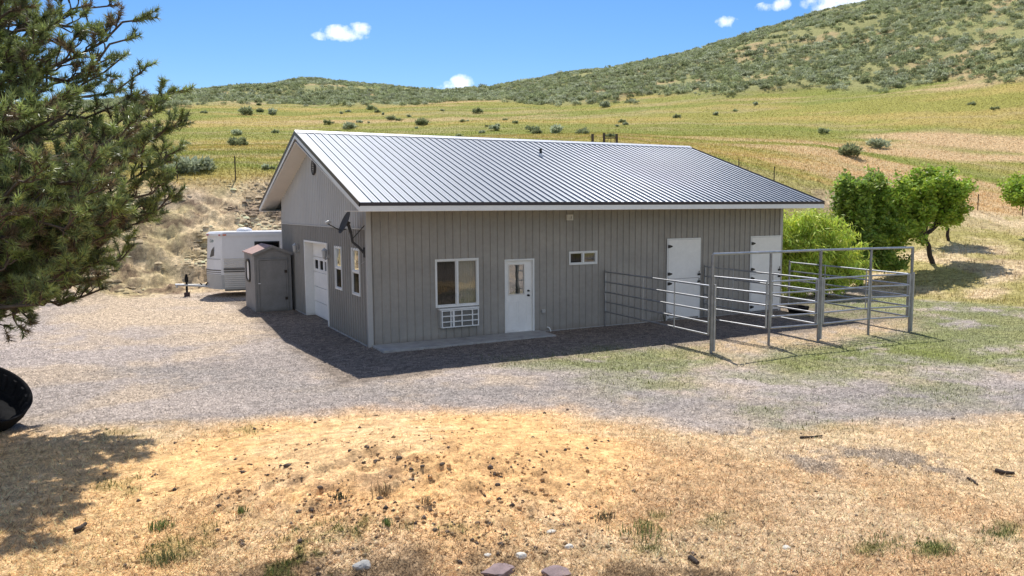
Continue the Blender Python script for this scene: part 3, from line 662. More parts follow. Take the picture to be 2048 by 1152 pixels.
# air conditioner sleeve
ac = MB(); ac.box(1.95, 3.10, -.15, .05, .37, .86); AC = ac.build('air_conditioner', M['trim'], B)
g = MB(); xs = [1.99, 2.25, 2.58, 2.90, 3.08]
for x in xs: g.box(x-.016, x+.016, -.20, -.175, .375, .855)
for z in (.385, .535, .69, .84): g.box(1.97, 3.10, -.197, -.172, z-.014, z+.014)
g.box(2.30, 2.36, -.196, -.176, .38, .85)
g.build('grille', M['white'], AC); lv = MB()
for i in range(18):
    z = .39+i*.0255; lv.box(1.975, 3.09, -.170, -.153, z, z+.011)
lv.build('louvre', M['stripe'], AC)
MB().box(1.93, 3.12, -.172, -.02, .862, .895).build('hood', M['white'], AC)
# entry door
d = MB(); d.box(4.0, 4.035, -.04, .08, .03, 2.17); d.box(4.915, 4.965, -.04, .08, .03, 2.17); d.box(4.035, 4.915, -.039, .08, 2.125, 2.17); d.box(4.035, 4.915, -.035, .08, .0, .045)
DF = d.build('entry_door', M['white'], B)
q = MB(); a, b, z0, z1 = 4.04, 4.86, .05, 2.12; ga, gb, g0, g1 = 4.17, 4.65, 1.16, 2.0
for r in ((a, ga, z0, z1), (gb, b, z0, z1), (ga, gb, z0, g0), (ga, gb, g1, z1)): q.box(r[0], r[1], .035, .075, r[2], r[3])
q.box(4.86, 4.914, .03, .078, .05, 2.12)
for (xa, xb, za, zb) in ((4.15, 4.42, .30, .95), (4.48, 4.76, .30, .95)):
    t = .025
    q.box(xa, xb, .028, .034, za, za+t); q.box(xa, xb, .028, .034, zb-t, zb); q.box(xa, xa+t, .0285, .034, za+t, zb-t); q.box(xb-t, xb, .0285, .034, za+t, zb-t)
q.build('door_panel', M['door'], DF)
t = MB(); 
for r in ((ga-.03, ga, g0-.03, g1+.03), (gb, gb+.03, g0-.03, g1+.03)): t.box(r[0], r[1], .02, .034, r[2], r[3])
t.box(ga, gb, .021, .034, g0-.03, g0); t.box(ga, gb, .021, .034, g1, g1+.03); t.build('glass_trim', M['soffit'], DF)
MB().add([(ga, .05, g0), (gb, .05, g0), (gb, .05, g1), (ga, .05, g1)], [(0, 1, 2, 3)]).build('pane', M['gl_door'], DF)
for z, r in ((1.10, .032), (1.235, .028)):
    MB().tube([(4.79, .036, z), (4.79, .018, z), (4.79, -.0, z), (4.79, -.03, z), (4.79, -.04, z)], [r, r, r*.45, r*.9, r*.5], 14).build('knob' if z < 1.2 else 'deadbolt', M['black'], DF)
# stable doors
def stable(x0, x1, z1, zm, nm):
    f = MB(); f.box(x0, x0+.045, -.05, -.026, .0, z1); f.box(x1-.045, x1, -.05, -.026, .0, z1); f.box(x0+.045, x1-.045, -.049, -.026, z1-.045, z1)
    o = f.build('stable_door', M['white'], B); o['label'] = nm
    for k, (za, zb) in enumerate(((.05, zm-.006), (zm+.006, z1-.05))):
        l = MB(); l.box(x0+.05, x1-.05, -.062, -.024, za, zb, .006); l.build('door_leaf', M['door'], o)
        for z in ((za+.15, zb-.14) if k == 0 else (za+.16, zb-.2)):
            h = MB(); h.prism([(x0+.02, z-.05), (x0+.09, z-.05), (x0+.20, z-.015), (x0+.20, z+.015), (x0+.09, z+.05), (x0+.02, z+.05)], 1, -.072, -.060); h.build('hinge', M['black'], o)
        l = MB(); z = zb-.12 if k == 0 else za+.10; l.box(x1-.13, x1-.02, -.085, -.055, z-.03, z+.03); l.tube([(x1-.10, -.08, z), (x1-.10, -.11, z), (x1-.10, -.11, z+.12)], .013, 8); l.build('latch', M['black'], o)
stable(9.82, 11.20, 2.63, 1.33, 'nearer white two-leaf stable door'); stable(13.40, 14.82, 2.63, 1.33, 'farther white two-leaf stable door at the end of the wall')
# soffit vent box, outlet, hose bib
v = MB(); v.box(6.05, 6.09, -.09, -.022, 3.26, 3.43); v.box(6.22, 6.26, -.09, -.022, 3.26, 3.43); v.box(6.09, 6.22, -.089, -.022, 3.39, 3.43); v.box(6.09, 6.22, -.089, -.022, 3.26, 3.30); v.box(6.09, 6.22, -.04, -.02, 3.30, 3.39); v.build('dryer_vent', M['soffit'], B)
MB().box(5.20, 5.32, -.07, -.02, .56, .66, .01).build('outlet_box', M['trim'], B)
MB().tube([(5.40, -.02, .12), (5.43, -.09, .11), (5.46, -.12, .04), (5.47, -.12, -.02)], .018, 8).build('hose_tap', M['white'], B)
# garage door
gd = MB(); y0, y1, zt = 4.17, 7.08, 2.54; rx = .26
gd.box(-.045, rx, y1, y1+.10, 0, zt+.06); gd.box(-.045, rx, y0-.10, y0, 0, zt+.06); gd.box(-.044, rx, y0, y1, zt, zt+.06)
GO = gd.build('garage_door', M['door'], B)
pn = MB(); h = zt/5
ws = [(y0+.22+i*.67, y0+.22+i*.67+.46) for i in range(4)]
for i in range(5):
    za, zb = i*h+.012, (i+1)*h
    if i != 3: pn.box(rx-.02, rx+.03, y0+.003, y1-.003, za, zb, .006)
    else:
        za2, zb2 = za+.10, zb-.10
        pn.box(rx-.02, rx+.03, y0+.003, y1-.003, za, za2); pn.box(rx-.02, rx+.03, y0+.003, y1-.003, zb2, zb)
        e_ = [y0+.003]+[v for w_ in ws for v in w_]+[y1-.003]
        for j in range(0, len(e_), 2): pn.box(rx-.0199, rx+.0299, e_[j], e_[j+1], za2, zb2)
pn.build('door_panel', M['door'], GO)
for (a, b) in ws: MB().add([(rx+.01, a, 3*h+.11), (rx+.01, b, 3*h+.11), (rx+.01, b, 4*h-.10), (rx+.01, a, 4*h-.10)], [(0, 1, 2, 3)]).build('pane', M['gl_dark'], GO)
# round gable vent
vt = MB(); cy_, cz_ = D_/2-.03, 4.96; n = 16
ring = [(cy_+.20*math.cos(2*math.pi*i/n), cz_+.24*math.sin(2*math.pi*i/n)) for i in range(n)]; ri = [(cy_+.155*math.cos(2*math.pi*i/n), cz_+.195*math.sin(2*math.pi*i/n)) for i in range(n)]
for i in range(n):
    j = (i+1) % n; vt.prism([ring[i], ring[j], ri[j], ri[i]], 0, -.075, -.02)
GV = vt.build('gable_vent', M['dish'], B); vl = MB()
for i in range(7):
    z = cz_-.17+i*.055; hw = .15*math.sqrt(max(0, 1-((z-cz_)/.195)**2)); vl.prism([(cy_-hw, z), (cy_+hw, z), (cy_+hw, z+.02), (cy_-hw, z+.02)], 0, -.06, -.03)
vl.build('louvre', M['trim'], GV)
MB().prism(ri, 0, -.025, -.022).build('backing', M['black'], GV)
# coach lamps either side of the garage door
for y in (8.0, 3.85):
    l = MB(); l.lathe([(0, .30), (.03, .27), (.10, .20), (.085, .19), (.065, .0), (.03, -.05), (0, -.07)], 8, False); l.xf(Matrix.Translation((-.17, y, 2.18)))
    o = l.build('wall_lamp', M['rv_grey'], B); a = MB(); a.tube([(-.02, y, 2.2), (-.09, y, 2.14), (-.17, y, 2.10)], .018, 8); a.tube([(-.025, y, 2.2), (-.04, y, 2.2)], .06, 12); a.build('bracket', M['rv_grey'], o)
# slab
sb = MB(); sb.box(.05, 2.62, -1.02, -.045, -.05, .055, .012); sb.box(2.632, 5.12, -1.02, -.045, -.05, .057, .012)
tag(sb.build('concrete_slab', M['concrete']), 'narrow pale concrete slab along the front wall below the entry door', 'slab')

# ------------------------------------------------------------------ satellite dish
SD = empty('satellite_dish', (-.02, .24, 2.5)); tag(SD, 'dark grey satellite dish on bent mast at near corner of gable wall', 'satellite dish')
def L0(p): return Vector(p)-Vector((-.02, .24, 2.5))
def ony(x, y, Y_):
    d = raydir(x, y); return tuple(CAM+d*((Y_-CAM[1])/d[1]))
foot = (-.03, .24, 2.48); elbow = ony(705, 484, .36); top = ony(702, 466, .38)
m_ = MB(); m_.tube([L0(foot), L0(ony(717, 494, .30)), L0(elbow), L0(top)], .034, 10); m_.build('mast', M['dish'], SD)
MB().box(-.012, .022, -.08, .08, -.14, .12).build('wall_plate', M['dish'], SD)
MB().tube([L0(elbow)+Vector((0, 0, .08)), L0((-.03, .12, 3.2))], .012, 6).build('strut', M['dish'], SD)
R_ = .34; df = MB(); pr = [(0, 0)]+[(R_*i/10, .42*(R_*i/10)**2) for i in range(1, 11)]; df.lathe(pr+[(R_+.006, .42*R_**2+.004), (R_, .42*R_**2-.008)]+[(R_*i/10, .42*(R_*i/10)**2-.008) for i in range(9, -1, -1)], 36)
aim = Vector((-.93, .05, .42)).normalized(); Q = aim.to_track_quat('Z', 'Y').to_matrix().to_4x4()
ctr = L0(ony(692, 446, .42)); df.xf(Matrix.Translation(ctr) @ Q @ Matrix.Diagonal((1.05, .92, 1, 1))); df.build('reflector', M['dish'], SD)
bk_ = MB(); bk_.box(-.08, .08, -.06, .06, -.09, -.01, .01); bk_.xf(Matrix.Translation(ctr) @ Q); bk_.tube([L0(top), ctr-aim*.06], .04, 10); bk_.build('bracket', M['dish'], SD)
low = ctr+Q.to_3x3() @ Vector((0, -.0, 0))-Vector((0, 0, .27)); lnb = L0(ony(656, 444, .48))
MB().tube([ctr-Vector((.0, 0, .16)), ctr+Vector((-.16, .02, -.19)), lnb-Vector((0, 0, .05))], .014, 8).build('feed_arm', M['dish'], SD)
l = MB(); l.tube([lnb+Vector((-.05, 0, -.04)), lnb+Vector((.0, 0, 0)), lnb+Vector((.07, 0, .0))], [.05, .045, .03], 12); l.build('receiver', M['rv_grey'], SD)
MB().tube([ctr-Vector((0, 0, .2)), L0((-.30, .5, 2.8)), L0((-.18, .6, 2.3)), L0((-.05, .55, 2.15)), L0((-.03, .2, 2.25))], .006, 5).build('cable', M['trim'], SD)

# ------------------------------------------------------------------ garden shed
SH = empty('storage_shed', (-1.44, 8.83, 0)); tag(SH, 'small grey plywood storage shed with reddish gable roof beside building', 'shed')
W_, DD, HE, HP = 1.28, 2.12, 2.07, 2.33
wl = MB(); wl.prism([(0, -.03), (W_, -.03), (W_, HE), (W_/2, HP), (0, HE)], 1, 0, DD); wl.build('wall', M['shed'], SH)
rf = MB()
for s in (0, 1):
    xa = -.06 if s == 0 else W_+.06; xm = W_/2; sl_ = (HP-HE)/(W_/2); za = HE-.06*sl_
    rf.prism([(xa, za+.005), (xm, HP+.005), (xm, HP+.04), (xa, za+.04)], 1, -.07, DD+.06)
rf.build('roof', M['shed_roof'], SH)
fa = MB()
for s in (0, 1):
    xa = -.06 if s == 0 else W_+.06; sl_ = (HP-HE)/(W_/2); za = HE-.06*sl_
    fa.prism([(xa, za-.05), (W_/2, HP-.05), (W_/2, HP+.045), (xa, za+.045)], 1, -.085, -.071)
fa.build('bargeboard', M['shed'], SH)
tr = MB(); tr.box(.10, .15, -.04, -.001, 0, 1.90); tr.box(1.10, 1.15, -.04, -.001, 0, 1.90); tr.box(.15, 1.10, -.039, -.001, 1.85, 1.90); tr.box(0, .06, -.015, -.001, 0, 2.0); tr.box(W_-.06, W_, -.015, -.001, 0, 2.0)
DR = MB().box(.162, 1.088, -.018, -.002, .03, 1.838, .004).build('door', M['shed'], SH); tr.build('trim', M['shed'], SH)
MB().tube([(.13, -.03, 1.02), (.13, -.06, 1.02), (.19, -.065, 1.02)], .014, 8).build('handle', M['rv'], DR)
for z in (.45, 1.42):
    MB().box(1.04, 1.13, -.052, -.017, z-.05, z+.05).build('hinge', M['rust'], DR)
wn = MB(); n = 20
def oval(a, b, c_y, c_z, p=4): return [(c_y+a*math.copysign(abs(math.cos(2*math.pi*i/n))**(2/p), math.cos(2*math.pi*i/n)), c_z+b*math.copysign(abs(math.sin(2*math.pi*i/n))**(2/p), math.sin(2*math.pi*i/n))) for i in range(n)]
o1 = oval(.40, .42, 1.2, 1.42); o2 = oval(.33, .35, 1.2, 1.42)
for i in range(n):
    j = (i+1) % n; wn.prism([o1[i], o1[j], o2[j], o2[i]], 0, -.05, -.001)
WN = wn.build('window', M['black'], SH); MB().prism(o2, 0, -.015, -.004).build('pane', M['white'], WN)

# ------------------------------------------------------------------ travel trailer
TX, TY, TA = -1.88, 14.3, -.17
TR = empty('travel_trailer', (TX, TY, 0), TA); tag(TR, 'white and grey travel trailer with ribbed lower side parked behind the shed', 'trailer')
LT, WT, Z0, Z1 = 6.8, 2.35, .35, 2.72     # local x along body, y across (0 = near side)
def plan(inset=0, nose=0):
    # nose at -x, gently bulged
    pts = [(LT, 0), (LT, WT), (.05, WT)]
    for i in range(1, 8):
        t_ = i/8; pts.append((-.62*math.sin(math.pi*t_)**.8-.02, WT*(1-t_)))
    pts.append((.0, 0)); return pts
def plan_prism(mb, z0, z1, taper0=0, taper1=0, grow=0):
    P_ = plan(); cx, cy = LT/2, WT/2; n = len(P_)
    def s(p, t_, g): return (p[0]+(t_ if p[0] < .2 else 0)+(g if p[0] > cx else -g), p[1]+(g if p[1] > cy else -g))
    vs = [(*s(p, taper0, grow), z0) for p in P_]+[(*s(p, taper1, grow), z1) for p in P_]
    mb.add(vs, [tuple(range(n))[::-1], tuple(range(n, 2*n))]+[(i, (i+1) % n, n+(i+1) % n, n+i) for i in range(n)][::1]); return mb
bd = MB(); plan_prism(bd, .95, 2.56, 0, .10); body = bd.build('body', M['rv'], TR)
lo = MB(); plan_prism(lo, Z0, .948, .02, 0); lo.build('lower_skirt', M['rv_grey'], TR)
rf = MB(); plan_prism(rf, 2.562, 2.66, .08, .08, .035); plan_prism(rf, 2.661, 2.72, .10, .16, .0); rf.build('roof', M['rv'], TR)
rb = MB(); z = .42
while z < 1.62:
    rb.prism([(-.004, z), (-.022, z+.012), (-.022, z+.05), (-.004, z+.062)], 0, .12, LT-.1); z += .083
rb.build('ribbed_siding', M['rv_cream'], TR)
st = MB()
for z in (1.06, 1.15, 1.21): st.box(.10, LT-.15, -.030, -.023, z, z+(.05 if z < 1.2 else .025))
P_ = plan()
for (za, zb) in ((1.12, 1.165), (1.04, 1.07), (.97, .99), (1.60, 1.615)):
    for i in range(3, 11):
        a_, b_ = Vector((*P_[i], 0)), Vector((*P_[i+1], 0)) if i+1 < len(P_) else Vector((0, 0, 0)); nn = Vector((b_.y-a_.y, -(b_.x-a_.x), 0)).normalized()
        if nn.x > 0: nn = -nn
        o_ = nn*.006
        st.add([(a_.x+o_.x, a_.y+o_.y, za), (b_.x+o_.x, b_.y+o_.y, za), (b_.x+o_.x, b_.y+o_.y, zb), (a_.x+o_.x, a_.y+o_.y, zb)], [(0, 1, 2, 3)])
st.build('stripe', M['stripe'], TR)
for (xa, xb) in ((1.35, 2.35), (2.75, 3.75)):
    MB().box(xa, xb, -.03, -.002, 1.72, 2.32, .012).build('window_frame', M['black'], TR)
    w_ = MB().box(xa+.05, xb-.05, -.036, -.031, 1.77, 2.27).build('pane', M['gl_dark'], TR)
for x_, mm in ((.12, 'amber'), (3.2, 'amber')): MB().box(x_, x_+.14, -.062, -.036, 2.585, 2.635, .006).build('marker_light', M[mm], TR)
for i in (8, 10):
    p_ = Vector((*P_[i], 0)); MB().box(p_.x-.045, p_.x+.02, p_.y-.05, p_.y+.05, 2.585, 2.63, .006).build('marker_light', M['red'], TR)
MB().lathe([(0, .16), (.18, .15), (.30, .09), (.34, 0)], 20).xf(Matrix.Translation((.95, 1.2, 2.72))).build('roof_vent', M['rv'], TR)
MB().box(3.2, 3.9, .8, 1.5, 2.72, 2.9, .04).build('roof_unit', M['rv'], TR)
fr = MB(); fr.box(.1, LT-.1, .35, .45, .24, .349); fr.box(.1, LT-.1, WT-.45, WT-.35, .24, .349)
tip = Vector((-1.55, WT/2, .48))
for y_ in (.40, WT-.40): fr.tube([(.2, y_, .33), (-.5, WT/2+(y_-WT/2)*.55, .42), tip], .045, 6)
fr.build('hitch_frame', M['rv_grey'], TR)
jk = MB(); jk.tube([(-1.45, WT/2, .18), (-1.45, WT/2, .62)], .045, 10); jk.tube([(-1.45, WT/2, .62), (-1.45, WT/2, .80)], .075, 12); jk.tube([(-1.45, WT/2, .95), (-1.45, WT/2, .80)], [.03, .07], 12); jk.tube([(-1.45, WT/2, .9), (-1.3, WT/2-.12, .93), (-1.28, WT/2-.12, 1.02)], .016, 6)
jk.build('jack', M['rubber'], TR)
cp = MB(); cp.tube([tip, tip+Vector((-.35, 0, .02))], [.06, .05], 10); cp.tube([tip+Vector((-.28, 0, 0)), tip+Vector((-.28, 0, -.1))], .05, 10); cp.build('coupler', M['steel'], TR)
ch = MB(); ch.tube([(-.9, WT/2-.2, .56), (-.75, WT/2-.25, .42), (-.6, WT/2-.3, .57), (-.45, WT/2-.35, .62), (-.3, WT/2-.4, .55)], .03, 6); ch.tube([(-.95, WT/2-.15, .5), (-.95, WT/2-.16, .36)], .035, 6); ch.build('safety_chain', M['rubber'], TR)
wb = MB(); wb.box(-1.56, -1.34, WT/2-.12, WT/2+.12, -.04, .17, .01)
BLK = wb; o = BLK.build('jack_block', mat('red_brown_block', (.07, .045, .045), .9)); o.location = (TX, TY, 0); o.rotation_euler = (0, 0, TA); tag(o, 'dark reddish block under the jack of the travel trailer', 'block')
for x_ in (3.4, 4.25):
    for y_ in (.14, WT-.14):
        wv = MB(); wv.lathe([(.12, -.1), (.30, -.1), (.345, -.07), (.35, .07), (.30, .1), (.12, .1)], 28); wv.xf(Matrix.Translation((x_, y_, .35)) @ Matrix.Rotation(math.pi/2, 4, 'X'))
        wo = wv.build('wheel', M['rubber'], TR); hv = MB(); hv.lathe([(0, -.06), (.13, -.08), (.17, -.05), (.17, .05), (.13, .08), (0, .06)], 20); hv.xf(Matrix.Translation((x_, y_, .35)) @ Matrix.Rotation(math.pi/2, 4, 'X')); hv.build('rim', M['rv_grey'], wo)
cu = bpy.data.curves.new('lettering', 'FONT'); cu.body = 'Lite'; cu.size = .20; cu.extrude = .002; cu.shear = .35
to = bpy.data.objects.new('tmp', cu); me = bpy.data.meshes.new_from_object(to); bpy.data.objects.remove(to); me.materials.append(M['teal'])
to = bpy.data.objects.new('lettering', me); COL.objects.link(to); to.parent = TR
pa, pb = Vector((*P_[8], 0)), Vector((*P_[10], 0)); dr = (pb-pa).normalized(); nn = Vector((dr.y, -dr.x, 0)); nn = nn if nn.x < 0 else -nn
to.matrix_local = Matrix(((dr.x, 0, nn.x, pa.x+nn.x*.03+.08), (dr.y, 0, nn.y, pa.y+nn.y*.03), (0, 1, 0, 2.30), (0, 0, 0, 1)))
dc = MB(); 
for i in (8,):
    a_, b_ = Vector((*P_[8], 0)), Vector((*P_[9], 0)); o_ = nn*.012+Vector((.05, 0, 0)); 
    dc.add([(a_.x+o_.x, a_.y+o_.y, 1.66), (b_.x+o_.x, b_.y+o_.y, 1.75), (b_.x+o_.x, b_.y+o_.y, 2.12), (a_.x*.6+b_.x*.4+o_.x, a_.y*.6+b_.y*.4+o_.y, 1.95)], [(0, 1, 2, 3)])
dc.build('decal', M['stripe'], TR)

# ------------------------------------------------------------------ livestock pen
PEN = empty('livestock_pen', (11, -2.5, 0)); tag(PEN, 'galvanised pipe livestock pen of rail panels outside the stable doors', 'pen')
po = Vector((11, -2.5, 0))
def tb(mb, a, b, r, n=8): mb.tube([Vector(a)-po, Vector(b)-po], r, n); return mb
P1, M1, P2, M2, P3 = [Vector(onz(*q)) for q in ((1422, 707), (1537, 691), (1636, 682), (1736, 670), (1818, 665))]
for p in (P1, M1, P2, M2, P3): p.z = gh(p.x, p.y)
P3.z = 0
RH = [.46, .76, 1.06, 1.37, 1.68]
for p in (P1, P2, P3):
    mb = tb(MB(), (p.x, p.y, p.z-.05), (p.x, p.y, 2.46), .040, 12); mb.build('post', M['pipe_dark'], PEN)
    mb = tb(MB(), (p.x+.085, p.y-.0, p.z+.04), (p.x+.085, p.y, 1.72), .036, 8)
    mb.build('post_sleeve', M['steel'], PEN)
for p in (M1, M2): tb(MB(), (p.x, p.y, p.z-.05), (p.x, p.y, 2.44), .035, 10).build('middle_post', M['pipe_dark'], PEN)
oh = MB(); oh.tube([P1+Vector((0, 0, 2.47-P1.z))-po, Vector((M1.x, M1.y, 2.45))-po, Vector((P2.x, P2.y, 2.46))-po, Vector((M2.x, M2.y, 2.44))-po, Vector((P3.x, P3.y, 2.44))-po], .032, 10); oh.build('overhead_rail', M['steel'], PEN)
def panel(a, b, mids, name='rail_panel', r=.023, za=0, zb=0, matl='steel'):
    a = Vector((a[0], a[1], za)); b = Vector((b[0], b[1], zb)); f = MB()
    d_ = (b-a)
    for tt in (0, 1): p = a+d_*tt; tb(f, p+Vector((0, 0, RH[0]-.0)), p+Vector((0, 0, RH[4])), r+.003)
    tb(f, a+Vector((0, 0, RH[0])), b+Vector((0, 0, RH[0])), r); tb(f, a+Vector((0, 0, RH[4])), b+Vector((0, 0, RH[4])), r)
    o = f.build(name, M[matl], PEN)
    for h in RH[1:4]:
        tb(MB(), a+Vector((0, 0, h)), b+Vector((0, 0, h)), r).build('rail', M['steel'], o)
    for tt in mids:
        p = a+d_*tt; side = d_.cross(Vector((0, 0, 1))).normalized()*.03; tb(MB(), p+side+Vector((0, 0, RH[0]-.03)), p+side+Vector((0, 0, RH[4]+.02)), .017).build('upright', M['steel'], o)
    return o
w1, w2, w3 = (7.42, -.10), (11.36, -.10), (15.22, -.10)
for w_, p, ml in ((w1, P1, [.42, .72]), (w2, P2, [.30, .66]), (w3, P3, [.35, .7])):
    q = Vector((p.x-w_[0], p.y-w_[1], 0)); q = Vector((p.x, p.y, 0))-q.normalized()*.12
    panel(w_, (q.x, q.y), ml)
    wp = tb(MB(), (w_[0], w_[1]+.02, 0), (w_[0], w_[1]+.02, 1.74), .024); wp.tube([Vector((w_[0]-.05, w_[1], 1.0))-po, Vector((w_[0]+.02, w_[1]+.08, 1.0))-po], .03, 8); wp.build('wall_post', M['pipe_dark'], PEN)
panel((M1.x+.04, M1.y), (P2.x-.06, P2.y), []); panel((P2.x+.16, P2.y), (M2.x-.04, M2.y), []); panel((M2.x+.04, M2.y), (P3.x-.06, P3.y), [])
g_ = panel((M1.x-.05, M1.y+.06), (9.06, -3.06), [], 'open_gate'); g_['label'] = 'gate panel standing open into the pen'
# feed tub by the far stable door
ft = empty('feed_tub', (14.75, -.95, gh(14.75, -.95))); tag(ft, 'low black rubber feed tub inside pen near farther stable door', 'tub')
t1 = MB(); t1.lathe([(0, .03), (.27, .03), (.33, .22), (.355, .22), (.36, .20), (.30, 0), (0, 0)], 28); t1.build('tub', M['rubber'], ft); t2 = MB(); t2.tube([(-.36, -.05, .2), (-.42, 0, .2), (-.36, .05, .2)], .015, 6); t2.build('handle', M['rubber'], ft)

# ------------------------------------------------------------------ tractor tyre planter
tp = onz(-46, 868); TT = empty('tractor_tyre', (tp[0], tp[1]+.25, .02)); tag(TT, 'big black tractor tyre turned into a bowl leaning at left edge', 'tyre')
ty = MB(); n = 96; prof = [(.0, .12), (.45, .10), (.72, -.02), (.86, .10), (.93, .28), (.955, .46), (.965, .50), (.945, .505), (.90, .46), (.86, .28), (.78, .12), (.70, .13), (.45, .14), (.0, .16)]
ty.lathe(prof, n)
LUGS = []
for k in range(22):
    lugs = MB(); LUGS.append(lugs)
    a0 = 2*math.pi*k/22
    for s in range(4):
        t0, t1_ = s/4, (s+1)/4; r0 = .80+.09*t0; r1 = .80+.09*t1_; z0, z1 = .14+.30*t0, .14+.30*t1_; aa, ab = a0+.14*t0, a0+.14*t1_; w_ = .055
        vs = []
        for (r_, z_, q_) in ((r0, z0, aa), (r1, z1, ab)):
            for dr_, da in ((.02, -w_), (.02, w_), (-.045, w_*.7), (-.045, -w_*.7)): vs.append(((r_+dr_)*math.cos(q_+da), (r_+dr_)*math.sin(q_+da), z_))
        lugs.add(vs, [(0, 1, 5, 4), (1, 2, 6, 5), (2, 3, 7, 6), (3, 0, 4, 7), (0, 3, 2, 1), (4, 5, 6, 7)])
tilt = Vector((.34, -.40, .80)).normalized().to_track_quat('Z', 'Y').to_matrix().to_4x4()
low = min((tilt @ Vector(v)).z for v in ty.v); mt = Matrix.Translation((-.12, .1, -low-.03)) @ tilt
SC = Matrix.Diagonal((.82, .82, .82, 1)); ty.xf(SC @ mt); ty.build('casing', M['rubber'], TT)
for lugs in LUGS: lugs.xf(SC @ mt); lugs.build('lug', M['rubber'], TT)

# ------------------------------------------------------------------ foliage tools
def leaves(P_, n_per, spread, size, col, g, droop=0, aspect=.5, up=.3, var=.35, flat=1.0):
    """P_ (k,3) cluster centres -> quads"""
    P_ = np.asarray(P_); k = len(P_); n = k*n_per; c = np.repeat(P_, n_per, 0)+g.normal(0, 1, (n, 3))*spread*np.array([1, 1, flat])
    d = g.normal(0, 1, (n, 3)); d[:, 2] = d[:, 2]*.6-droop; d /= np.linalg.norm(d, axis=1, keepdims=True)
    nr = g.normal(0, 1, (n, 3)); nr[:, 2] += up*3; s = np.cross(d, nr); s /= np.linalg.norm(s, axis=1, keepdims=True)+1e-9
    L_n = size*g.uniform(.6, 1.35, (n, 1)); w = L_n*aspect*.5
    a = c; tip = c+d*L_n; mid = c+d*L_n*.45
    V = np.stack([a, mid+s*w, tip, mid-s*w], 1).reshape(-1, 3); F = np.arange(4*n).reshape(-1, 4)
    cc = np.array(col)*g.uniform(1-var, 1+var, (n, 1))*np.repeat(g.uniform(.8, 1.2, (k, 1)), n_per, 0); cc = cc*np.stack([g.uniform(.85, 1.2, n), np.ones(n), g.uniform(.7, 1.2, n)], -1)
    return V, F, np.repeat(cc, 4, 0)
def limb(mb, a, b, r0, r1, g, wob=.12, n=6, sag=0):
    a = np.array(a, float); b = np.array(b, float); L = np.linalg.norm(b-a); pts = []
    off = g.normal(0, wob*L*.25, (n+1, 3)); off[0] = 0; off[-1] = 0
    for i in range(n+1):
        t_ = i/n; p = a*(1-t_)+b*t_+off[i]+np.array([0, 0, -sag*L*4*t_*(1-t_)]); pts.append(p)
    mb.tube(pts, [r0*(1-i/n)+r1*i/n for i in range(n+1)], 6); return np.array(pts)
def broadleaf(name, base, label, lobes, col, trunk_r=.12, fork=1.0, lean=(0, 0), nclust=60, n_per=16, size=.12, spread=.16, aspect=.55, droop=0, group=None, seed=3, stems=1, upright=0, trunk_mat='bark2'):
    """lobes: (dx, dy, dz, rx, ry, rz) crown masses"""
    g = np.random.default_rng(seed); root = empty(name, base); tag(root, label, 'tree' if 'tree' in name else 'shrub', group)
    tm = MB(); cl = []; forks = []
    for s in range(stems):
        o = g.normal(0, .12 if stems > 1 else 0, 2); f = np.array([lean[0]+o[0]*3, lean[1]+o[1]*3, fork]); forks.append(f)
        limb(tm, (o[0], o[1], -.1), f, trunk_r, trunk_r*.7, g, .07)
    for (dx, dy, dz, rx, ry, rz) in lobes:
        c = np.array([dx, dy, dz]); f = forks[g.integers(len(forks))]
        pts = limb(tm, f, c, trunk_r*.5, trunk_r*.2, g, .12)
        for j in range(nclust):
            d = g.normal(0, 1, 3)
            if upright: d[2] = abs(d[2])*1.1-.2
            d /= np.linalg.norm(d); e_ = c+d*np.array([rx, ry, rz])*g.choice([.6, .85, 1.0, 1.25, 1.45], p=[.18, .22, .27, .20, .13])+np.array([0, 0, .12 if not droop > .5 else -.15])
            q = limb(tm, pts[g.integers(2, 6)], e_, trunk_r*.13, .006, g, .14, 5)
            L = np.linalg.norm(e_-c); m_ = max(4, int(L/.085)); o = q[2]
            for t_ in np.linspace(.25, 1.03, m_):
                wv = .10*(1.25-t_)+.03; cl.append(o*(1-t_)+e_*t_+g.normal(0, wv, 3))
    cl = np.array(cl); keep = cl[:, 2] > .15; cl = cl[keep]
    V, F, cc = leaves(cl, n_per, spread, size, col, g, droop, aspect)
    tm.build('trunk', M[trunk_mat], root); bulk('crown', V, F, M['leaf'], root, cc); return root

